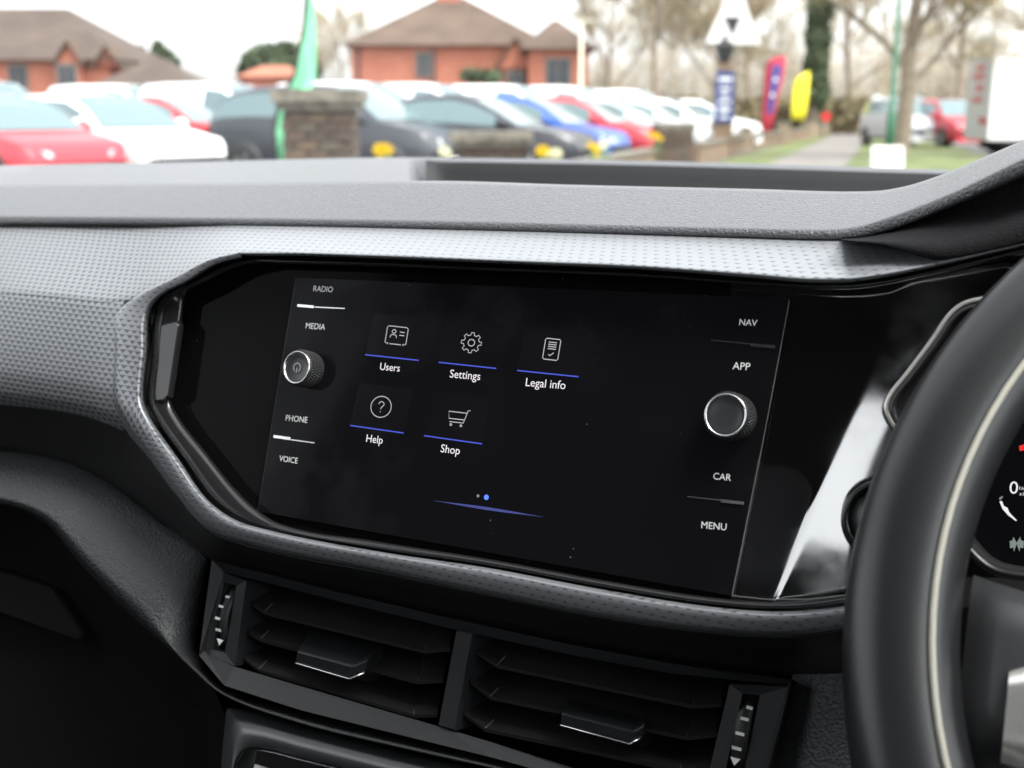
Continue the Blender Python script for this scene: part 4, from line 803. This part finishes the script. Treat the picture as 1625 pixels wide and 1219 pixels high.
# seam highlights at both ends of the screen glass
SEAM = mat('seam_edge', (.25, .25, .25), .35, .6)
ribbon2('seam', [[(1252.8, 477), (1240, 546), (1213, 690), (1161.5, 945)]], .0003, SEAM, inf, H0+.0013); ribbon2('seam', [[(469, 446), (440, 620), (409, 811)]], .00014, mat('seam_dim', (.06, .06, .06), .4), inf, H0+.0013)
ribbon2('seam', [[(1161.5, 945), (1215, 951), (1280, 951), (1345, 944)]], .0004, SEAM, inf, .0)
def knob(px, py, r, power):
    ht = .0115; c = F(px, py, H0+ht); b = c-Nv*ht; K = 'knob'
    kb = MB().lathe(b, Nv, [(r*1.10, .0), (r*1.10, .0022), (r*1.07, .003), (r*1.07, ht-.0018), (r*1.03, ht-.0006), (r*.98, ht)], 48).build(K, KNOBM, inf, True); kb['label'] = 'round knob with power symbol' if power else 'round knob with plain face'
    kn = MB(); x = Nv.orthogonal().normalized(); y = Nv.cross(x)
    for j in range(3):
        for i in range(44):
            a = (i+.5*(j % 2))*2*math.pi/44; dr = x*math.cos(a)+y*math.sin(a); tg = Nv.cross(dr); p = b+dr*(r*1.07)+Nv*(.0042+j*.0026); s = .0006
            kn.add([p+tg*s, p+Nv*s*1.6, p-tg*s, p-Nv*s*1.6, p+dr*.0006], [(0, 1, 4), (1, 2, 4), (2, 3, 4), (3, 0, 4)])
    kn.build('knurling', KNOBM, kb)
    MB().lathe(b, Nv, [(r*.98, ht-.0005), (r*.975, ht+.0003), (r*.93, ht+.0004), (r*.88, ht+.0001), (r*.86, ht-.0006)], 64).build('chrome_ring', CHROME, kb, True)
    MB().lathe(b, Nv, [(r*.87, ht-.0006), (r*.80, ht-.0004), (r*.72, ht-.0007), (r*.4, ht-.0009), (0.0001, ht-.0009)], 64).build('knob_face', KFACE, kb, True)
    if power:
        o_ = F(px, py, 0); q = b+Nv*(ht-.0004); P = [[q+Rv*(.0021*math.cos(a))+Uv*(.0021*math.sin(a)) for a in np.linspace(rad(-62), rad(242), 22)], [q-Uv*.0026, q-Uv*.0002]]
        v = []; f = []
        for pl in P:
            n = len(pl); b0 = len(v)
            for i, p in enumerate(pl): dd = (pl[min(n-1, i+1)]-pl[max(0, i-1)]).normalized(); s = dd.cross(Nv)*.00022; v += [p-s, p+s]
            f += [(b0+2*i, b0+2*i+1, b0+2*i+3, b0+2*i+2) for i in range(n-1)]
        obj('power_symbol', v, f, mat('lit_power', (.1, .1, .1), .5, emit=(.8, .8, .8), es=.06), kb, False)
knob(470.5, 583, .0083, True); knob(1151, 659, .0090, False)

# ---- centre air vents
av = thing('air_vents', 'pair of dark slatted centre air vents with thumb wheels at both ends', 'air vent', F(740, 1180, -.03))
FRM = -.012
def ringplate(name, outer, inner, ho, hi, m, parent, back=-.05):
    rows = [[tuple(F(x, y, h)) for x, y in pts+[pts[0]]] for pts, h in ((outer, ho-.02), (outer, ho), (inner, hi), (inner, back))]
    return gobj(name, np.array(rows), m, parent, smooth=False)
OT = [(336, 889), (530, 938), (700, 978), (900, 1022), (1060, 1052), (1256, 1079), (1238, 1150), (1205, 1270), (1100, 1290), (780, 1202), (654, 1171), (477, 1127), (356, 1088), (316, 1040)]
IT = [(356, 908), (540, 955), (722, 999), (910, 1040), (1060, 1068), (1250, 1088), (1230, 1150), (1196, 1262), (1090, 1276), (780, 1178), (696, 1153), (480, 1090), (372, 1058), (326, 1032)]
ringplate('vent_frame', OT, IT, -.013, -.017, VENT, av)
fill('vent_box', [F(x, y, -.055) for x, y in [(320, 880), (1300, 1060), (1260, 1340), (300, 1120)]], VOID, av)
# side cheeks with thumb wheel slots
def cheek(loop, slot, h):
    o_ = [F(x, y, h) for x, y in loop]; i_ = [F(x, y, h-.001) for x, y in slot]; bk = [p-Nv*.012 for p in i_]; lo = [p-Nv*.03 for p in o_]
    v = o_+i_+bk+lo; f = [(k, (k+1) % 4, 4+(k+1) % 4, 4+k) for k in range(4)]+[(4+k, 4+(k+1) % 4, 8+(k+1) % 4, 8+k) for k in range(4)]+[(12+k, 12+(k+1) % 4, (k+1) % 4, k) for k in range(4)]+[(8, 9, 10, 11)]
    return obj('cheek', v, f, VENT, av, False)
cheek([(352, 908), (391, 922), (373, 1057), (326, 1034)], [(355, 925), (375, 929), (357, 1036), (338, 1031)], -.0165)
cheek([(1158, 1086), (1250, 1090), (1212, 1230), (1124, 1230)], [(1178, 1101), (1206, 1103), (1180, 1228), (1150, 1228)], -.0165)
def wheel(p_top, p_bot, w, marks, tri_at):
    a = F(*p_top, -.017); b = F(*p_bot, -.017); c = (a+b)/2; ax = Rv; R_ = (b-a).length*.62; cen = c-Nv*(R_-.0015)
    kb = MB().lathe(cen-ax*w/2, ax, [(R_*.9, 0), (R_, .0004), (R_, w-.0004), (R_*.9, w)], 60).build('thumb_wheel', KNOBM, av, True)
    for px, py, ww in marks:
        p = F(px, py, -.0165); dr = (p-cen); dr = (dr-ax*dr.dot(ax)).normalized(); q = cen+ax*((p-cen).dot(ax))+dr*(R_+.0005); tg = ax.cross(dr)
        MB().box(q, ww, .0012, .0005, (ax, tg, dr)).build('white_mark', PRINT, kb)
    px, py = tri_at; p = F(px, py, -.0168); MB().prism([p-Rv*.0021+Uv*.0012, p+Rv*.0021+Uv*.0012, p-Uv*.0018], [p-Rv*.0021+Uv*.0012-Nv*.0006, p+Rv*.0021+Uv*.0012-Nv*.0006, p-Uv*.0018-Nv*.0006]).build('arrow_mark', PRINT, kb)
wheel((365, 927), (347, 1033), .0052, [(359, 945.5, .0026), (352.5, 963, .0029), (348.5, 981, .0031), (347, 999.5, .0033)], (348.5, 1018.5))
wheel((1192, 1102), (1160, 1232), .0066, [(1188, 1120, .0026), (1182, 1141.5, .0034), (1176, 1164, .0036), (1170, 1186.5, .0039)], (1166, 1208))
# divider
slab('divider', [(724, 1000), (750, 1005), (721, 1160), (695, 1153)], -.0155, .03, VENT, av, .0008)
EDGE = mat('slat_edge', (.13, .13, .13), .4)
def slat(e, up, dxr):                 # e: four front-edge pixels left..right
    hf, hb = -.020, -.042; fr = [F(x, y, hf) for x, y in e]; bk = [F(x+dxr[0], y-up, hb) for x, y in e]; n = 4
    e2 = [F(e[0][0]+2, e[0][1]-9, hf-.006), F(e[1][0]+4, e[1][1]-6, hf-.003), F(e[2][0]+3, e[2][1]-6, hf-.003), F(e[3][0]-1, e[3][1]-9, hf-.006)]
    lo = [p-Uv*.0017-Nv*.0006 for p in fr]; lb = [p-Uv*.0017 for p in bk]
    v = fr+e2+bk+lo+lb; f = []
    for a, b in ((0, 4), (4, 8)): f += [(a+i, a+i+1, b+i+1, b+i) for i in range(3)]
    f += [(12+i, 12+i+1, i+1, i) for i in range(3)]+[(16+i, 16+i+1, 12+i+1, 12+i) for i in range(3)]+[(0, 4, 8, 16, 12), (3, 15, 19, 11, 7)]
    s_ = obj('slat', v, f, SLAT, av, False)
    for i, dx in ((1, 14), (2, 2)):
        a = fr[i]; b = F(e[i][0]+dx, e[i][1]-14, hf-.0075); MB().tube([a+Nv*.0002, b+Nv*.0006], .00022, 4).build('crease', EDGE, s_)
for e in ([(401, 958), (420, 971), (675, 1032), (714, 1028)], [(394, 1003), (414, 1014), (663, 1081), (703, 1078)], [(388, 1045), (411, 1062), (657, 1134), (694, 1133)], [(754, 1032), (789, 1055), (1100, 1119), (1145, 1116)], [(746, 1080), (778, 1105), (1090, 1169), (1138, 1164)], [(736, 1132), (770, 1156), (1080, 1221), (1128, 1215)]):
    slat(e, 46, (8, 0))
def tab(fl, fr_, fc, tl, tr):
    b = [F(*fl, -.0125), F(*fr_, -.0125), F(*fc, -.015)]; t_ = [F(fl[0]+4, fl[1]-17, -.0118), F(fr_[0]+5, fr_[1]-19, -.0118), F(fc[0]+5, fc[1]-20, -.0145)]; k_ = [F(*tl, -.03), F(*tr, -.03), F(tr[0]+3, tr[1]+1, -.031)]; u_ = [p-Uv*.004-Nv*.016 for p in b]
    v = b+t_+k_+u_; f = [(0, 1, 4, 3), (1, 2, 5, 4), (3, 4, 7, 6), (4, 5, 8, 7), (9, 10, 1, 0), (10, 11, 2, 1), (0, 3, 6, 9), (2, 11, 8, 5)]
    s_ = obj('slider_tab', v, f, mat('tab_plastic', (.010, .011, .012), .34), av, False); md = s_.modifiers.new('bevel', 'BEVEL'); md.width = .0012; md.segments = 2
    MB().tube([b[0]-Nv*.001-Uv*.0004, b[0]+Rv*.0008-Uv*.0006, b[1]-Rv*.0008-Uv*.0006, b[1]-Uv*.0004, b[2]-Uv*.0004], .00042, 6).build('chrome_edge', CHROME, s_, True)
tab((468, 1050), (556, 1076), (579, 1066), (492, 999), (606, 1024)); tab((888, 1148), (1000, 1179), (1020, 1168), (902, 1108), (1018, 1134))

# ---- console surround
cs = thing('centre_console', 'satin grey console surround with a black control panel below the air vents', 'console', F(600, 1300, -.03))
CO = [(346, 1330), (352, 1215), (358, 1150), (362, 1127), (372, 1126), (477, 1152), (595, 1183), (780, 1226), (1050, 1292)]
CM = [(362, 1330), (368, 1222), (374, 1180), (386, 1164), (400, 1164), (482, 1184), (597, 1213), (780, 1258), (1050, 1324)]
CI = [(376, 1330), (368, 1240), (376, 1200), (388, 1187), (402, 1184), (484, 1202), (598, 1230), (780, 1275), (1050, 1341)]
rows = [[tuple(F(x, y, h)) for x, y in pts] for pts, h in ((CO, -.05), (CO, -.03), ([(a[0]*.5+b[0]*.5, a[1]*.5+b[1]*.5) for a, b in zip(CO, CM)], -.016), (CM, -.006), (CI, -.008), (CI, -.016))]
gobj('surround', loft(rows, 90, 4, True), CONS, cs)
fill('control_panel', [F(x, y, -.0145) for x, y in CI+[(1050, 1400), (376, 1400)]], PIANO, cs)
v = [F(x, y, -.0142) for x, y in [(378, 1260), (376, 1212), (388, 1192), (402, 1190), (484, 1208), (598, 1237), (780, 1283)]]; MB().tube(cr([tuple(p) for p in v], 40).tolist(), .0003, 5).build('chrome_line', CHROME, cs, True)
MB().box(F(418, 1226, -.014), .012, .005, .001, (Rv, Uv, Nv)).build('button_mark', PRINT, cs)

# ---- instrument cluster
TAU = rad(24); Cn = Vector((-.10, -math.cos(TAU), math.sin(TAU))).normalized(); Cu = (Vector((0, 0, 1))-Cn*Cn.z).normalized(); Crr = Cu.cross(Cn)
c0 = CAM+ray(1612, 790)*.50
def FC(px, py, h=0.): q = ray(px, py); return CAM+q*(((c0+Cn*h-CAM).dot(Cn))/q.dot(Cn))
ins = thing('instrument_cluster', 'digital instrument cluster behind the steering wheel with a silver edged bezel', 'cluster', FC(1700, 950, -.01))
fill('cluster_screen', [FC(x, y) for x, y in [(1470, 500), (2150, 420), (2150, 930), (1500, 915)]], scrm, ins)
BZ = [(1640, 455), (1562, 474), (1530, 482), (1510, 496), (1482, 536), (1440, 592), (1411, 630), (1406, 648), (1413, 668), (1430, 692), (1470, 760), (1520, 860), (1570, 910), (1640, 925)]
rows = []
for t, hh in ((0, -.004), (.15, .006), (.4, .0078), (.6, .0078), (.85, .006), (1., -.002)):
    cx_, cy_ = 1650, 690; rows.append([tuple(F(x+(cx_-x)*.075*t, y+(cy_-y)*.075*t, hh)) for x, y in BZ])
gobj('bezel', loft(rows, 90, 1), mat('bezel_dark', (.02, .02, .02), .3), ins)
MB().tube(cr([tuple(F(x+1, y, .0066)) for x, y in BZ[:11]], 80).tolist(), .0011, 8).build('silver_edge', SATIN, ins, True)
# inner tunnel of the cluster
rows = [[tuple(F(x+(1650-x)*.07, y+(690-y)*.07, .003)) for x, y in BZ], [tuple(FC(x+(1650-x)*.16, y+(690-y)*.10, .0005)) for x, y in BZ]]
gobj('tunnel', loft(rows, 60, 4), BLK, ins)
def ctext(body, p0, p1, m):
    a = FC(*p0, .0006); b = FC(*p1, .0006); xd = (b-a).normalized(); yd = Cn.cross(xd).normalized(); v, f = flat_text(body, (b-a).length, m, ins, a, xd, yd, Cn, center=False); obj('dial_print', v, f, m, ins, False)
EW2 = mat('lit_dial', (.05, .05, .05), .5, emit=(.85, .85, .9), es=.22)
ctext('0', (1601.5, 783), (1615, 784), EW2); ctext('1/min', (1617.5, 777), (1634, 779), EW2); ctext('x1000', (1617.5, 786), (1638, 788.5), EW2)
def cpoly(pts, m, nm): return obj(nm, [FC(x, y, .0006) for x, y in pts], [tuple(range(len(pts)))], m, ins, False)
cpoly([(1585, 791), (1590, 787), (1592, 789), (1587, 794)], E_G, 'dial_tick'); cpoly([(1586, 796), (1590, 795), (1593, 803), (1599, 806), (1601, 812), (1605, 817), (1614, 826), (1612, 827), (1600, 818), (1591, 808)], EW2, 'dial_needle')
cpoly([(1617, 708), (1640, 700), (1640, 712), (1618, 716)], mat('lit_red', (.1, 0, 0), .5, emit=(.9, .03, .03), es=.2), 'red_mark')
for x0 in (1608, 1619):
    s = -1 if x0 == 1608 else 1; cpoly([(x0-6*s, 862+x0*.0), (x0, 852), (x0+1*s, 857), (x0+6*s, 859), (x0+5*s, 870), (x0, 869), (x0-1*s, 876)][::s], mat('dim_icon', (.3, .34, .32), .6, emit=(.5, .6, .55), es=.03), 'turn_arrow')
# start button ring left of the wheel
sb = thing('start_button', 'round dark start button ring beside the steering wheel', 'button', F(1400, 830, 0)); cc = F(1402, 826, .006)
MB().lathe(cc, Nv, [(.0155, -.012), (.0158, .0), (.0148, .0022), (.0132, .0022), (.0125, -.001)], 48).build('ring', GLOSSB, sb, True); MB().lathe(cc, Nv, [(.0128, -.002), (.0118, .0005), (.004, .0012), (.0001, .0012)], 48).build('button_face', KFACE, sb, True)

# ---- steering wheel
WC = Vector((.3514, -.0734, DZ-.0165)); WT = .596; Wn = Vector((0, -math.cos(WT), math.sin(WT))); Wu = Vector((0, math.sin(WT), math.cos(WT))); Wx = Vector((1, 0, 0))
sw = thing('steering_wheel', 'black leather steering wheel with pale stitched seam and silver trimmed spoke', 'steering wheel', WC)
def wp(a, r, h): return WC+Wx*(r*math.cos(a))+Wu*(r*math.sin(a))+Wn*h
n, mseg = 160, 20; v = []
for i in range(n):
    a = 2*math.pi*i/n
    for j in range(mseg): b = 2*math.pi*j/mseg; v.append(wp(a, .1805+.0185*math.cos(b), .0155*math.sin(b)))
obj('rim', v, [(i*mseg+j, ((i+1) % n)*mseg+j, ((i+1) % n)*mseg+(j+1) % mseg, i*mseg+(j+1) % mseg) for i in range(n) for j in range(mseg)], mat('wheel_leather', (.012, .0125, .014), .34, spec=.5, bump=('grain', 900, .10, .0003)), sw)
mb = MB(); ns = 260
for i in range(ns):
    a = 2*math.pi*i/ns; da = 2*math.pi/ns; mb.tube([wp(a, .1706, .0138), wp(a+da*.4, .1703, .0142), wp(a+da*.85, .1699, .0138)], .0005, 5)
mb.tube([wp(2*math.pi*i/120, .1702, .0136) for i in range(120)], .0012, 6, closed=True); mb.build('stitched_seam', mat('cream_thread', (.33, .32, .275), .7), sw, True)
SPK = mat('spoke_plastic', (.032, .033, .035), .38)
rows = []
for r, w0, w1, h in ((.160, -.055, .012, -.004), (.150, -.052, .008, .004), (.125, -.046, .004, .008), (.095, -.045, .010, .014), (.07, -.06, .04, .022), (.03, -.07, .06, .026), (0, -.075, .065, .028)):
    rows.append([tuple(WC-Wx*r+Wu*(w0+(w1-w0)*t)+Wn*(h-.012*(2*t-1)**4)) for t in np.linspace(0, 1, 9)])
sp = gobj('spoke', loft(rows, 24, 5, True), SPK, sw)
rows = []
for r, w0, w1, h in ((.146, -.050, -.020, .009), (.13, -.052, -.014, .0135), (.105, -.056, -.014, .018), (.08, -.062, -.02, .024)):
    rows.append([tuple(WC-Wx*r+Wu*(w0+(w1-w0)*t)+Wn*(h-.006*(2*t-1)**4)) for t in np.linspace(0, 1, 7)])
gobj('silver_insert', loft(rows, 20, 5, True), mat('bright_silver', (.85, .84, .80), .25, .85), sw)
mb = MB().lathe(WC, Wn, [(.07, -.03), (.085, .0), (.082, .024), (.06, .036), (.0001, .04)], 40); mb.build('airbag_cover', SPK, sw, True)
for a in (0, -math.pi/2):
    e = Wx*math.cos(a)+Wu*math.sin(a); s_ = Wn.cross(e); MB().box(WC+e*.12+Wn*.002, .10, .045, .014, (e, s_, Wn)).build('spoke', SPK, sw)

# ---- windscreen, pillars, cabin shell
ws = thing('windscreen', 'clear raked windscreen above the dashboard', 'windscreen', (0, .55, 1.05))
rows = []
for t in np.linspace(0, 1, 8):
    r = []
    for s in np.linspace(-1, 1, 17): r.append((s*(.74-.14*t), .60-.80*t-.12*s*s*(1-.3*t), 1.045+.46*t+.03*math.sin(math.pi*t)))
    rows.append(r)
gobj('glass', np.array(rows), GLASS, ws)
cb = thing('car_cabin', 'dark car cabin shell with darkened roof lining and doors around the dashboard', 'car', (0, -.6, 0))
TGLASS = glass_mat('dimmed_glass', (.10, .11, .11))  # tint added to darken the rear side windows in the screen's reflection
PIL = mat('pillar_trim', (.5, .5, .48), .8)
LIN = mat('roof_lining', (.055, .055, .055), .9); DOOR = mat('door_plastic', (.03, .03, .032), .6); CARP = mat('carpet', (.02, .02, .02), .95)  # lining colour darkened to keep the gloss panel's reflection dark
MB().box((0, -.97, 1.535), 1.24, 1.55, .05).build('roof_lining', LIN, cb)
MB().box((0, -.70, .30), 1.55, 2.9, .05).build('floor', CARP, cb)
MB().box((0, .62, .67), 1.55, .06, .70).build('bulkhead', CARP, cb)
for s in (-1, 1):
    MB().box((s*.78, -.70, .66), .06, 2.6, .70).build('door_panel', DOOR, cb)
    MB().tube([(s*.80, .46, 1.0), (s*.735, .12, 1.25), (s*.63, -.16, 1.50)], [.032, .035, .04], 10).build('pillar', PIL, cb, True); MB().tube([(s*.772, .48, 1.02), (s*.705, .15, 1.26), (s*.60, -.15, 1.51)], .007, 6).build('seal', DOOR, cb, True)
    MB().box((s*.70, -.95, 1.26), .05, .12, .52).build('pillar', DOOR, cb); MB().box((s*.70, -1.95, 1.24), .06, .45, .56).build('pillar', DOOR, cb)
    for ya, m_ in (((.46, -.2, -.9), GLASS), ((-.9, -1.3, -1.75), TGLASS)):
        gobj('side_glass', np.array([[(s*.755, y, 1.01) for y in ya], [(s*.62, min(y, -.15), 1.51) for y in ya]]), m_, cb)
MB().box((0, -2.15, .685), 1.55, .06, .77).build('tailgate', DOOR, cb)
gobj('rear_glass', np.array([[(-.70, -2.15, 1.07), (.70, -2.15, 1.07)], [(-.58, -1.74, 1.51), (.58, -1.74, 1.51)]]), GLASS, cb)
seatm = mat('seat_fabric', (.035, .036, .04), .9, bump=('noise', 700, .3, .001))
def seat(x, y):
    t = bpy.data.objects.new('front_seat', None); COL.objects.link(t); t.parent = cb; t.location = Vector((x, y, .325))-cb.location
    def pad(nm, c, sx, sy, sz, tilt):
        b = bmesh.new(); bmesh.ops.create_cube(b, size=1); bmesh.ops.scale(b, vec=(sx, sy, sz), verts=b.verts); bmesh.ops.bevel(b, geom=b.edges[:], offset=min(sx, sy, sz)*.35, segments=4, affect='EDGES', profile=.6)
        bmesh.ops.rotate(b, cent=(0, 0, 0), matrix=Matrix.Rotation(tilt, 3, 'X'), verts=b.verts); bmesh.ops.translate(b, vec=c, verts=b.verts); me = bpy.data.meshes.new(nm); b.to_mesh(me); b.free()
        me.polygons.foreach_set('use_smooth', [True]*len(me.polygons)); me.materials.append(seatm); o = bpy.data.objects.new(nm, me); COL.objects.link(o); o.parent = t
    pad('cushion', (0, .22, .14), .50, .52, .28, .1); pad('backrest', (0, -.10, .50), .50, .14, .62, .28); pad('headrest', (0, -.20, .90), .26, .10, .18, .2)
seat(-.37, -.75)  # out of view, put in for its silhouette in the reflections
bn = bpy.data.objects.new('unseen_bench', None); COL.objects.link(bn); bn.parent = cb  # unseen bench, added to set the lower edge of the panel's reflection
def cushion(nm, c, sx, sy, sz, tilt):
    b = bmesh.new(); bmesh.ops.create_cube(b, size=1); bmesh.ops.scale(b, vec=(sx, sy, sz), verts=b.verts); bmesh.ops.bevel(b, geom=b.edges[:], offset=min(sx, sy, sz)*.35, segments=4, affect='EDGES', profile=.6)
    bmesh.ops.rotate(b, cent=(0, 0, 0), matrix=Matrix.Rotation(tilt, 3, 'X'), verts=b.verts); bmesh.ops.translate(b, vec=Vector(c)-cb.location, verts=b.verts); me = bpy.data.meshes.new(nm); b.to_mesh(me); b.free()
    me.polygons.foreach_set('use_smooth', [True]*len(me.polygons)); me.materials.append(seatm); o = bpy.data.objects.new(nm, me); COL.objects.link(o); o.parent = bn
cushion('cushion', (0, -1.35, .50), 1.3, .5, .22, .1); cushion('backrest', (0, -1.62, .88), 1.3, .16, .66, .2)
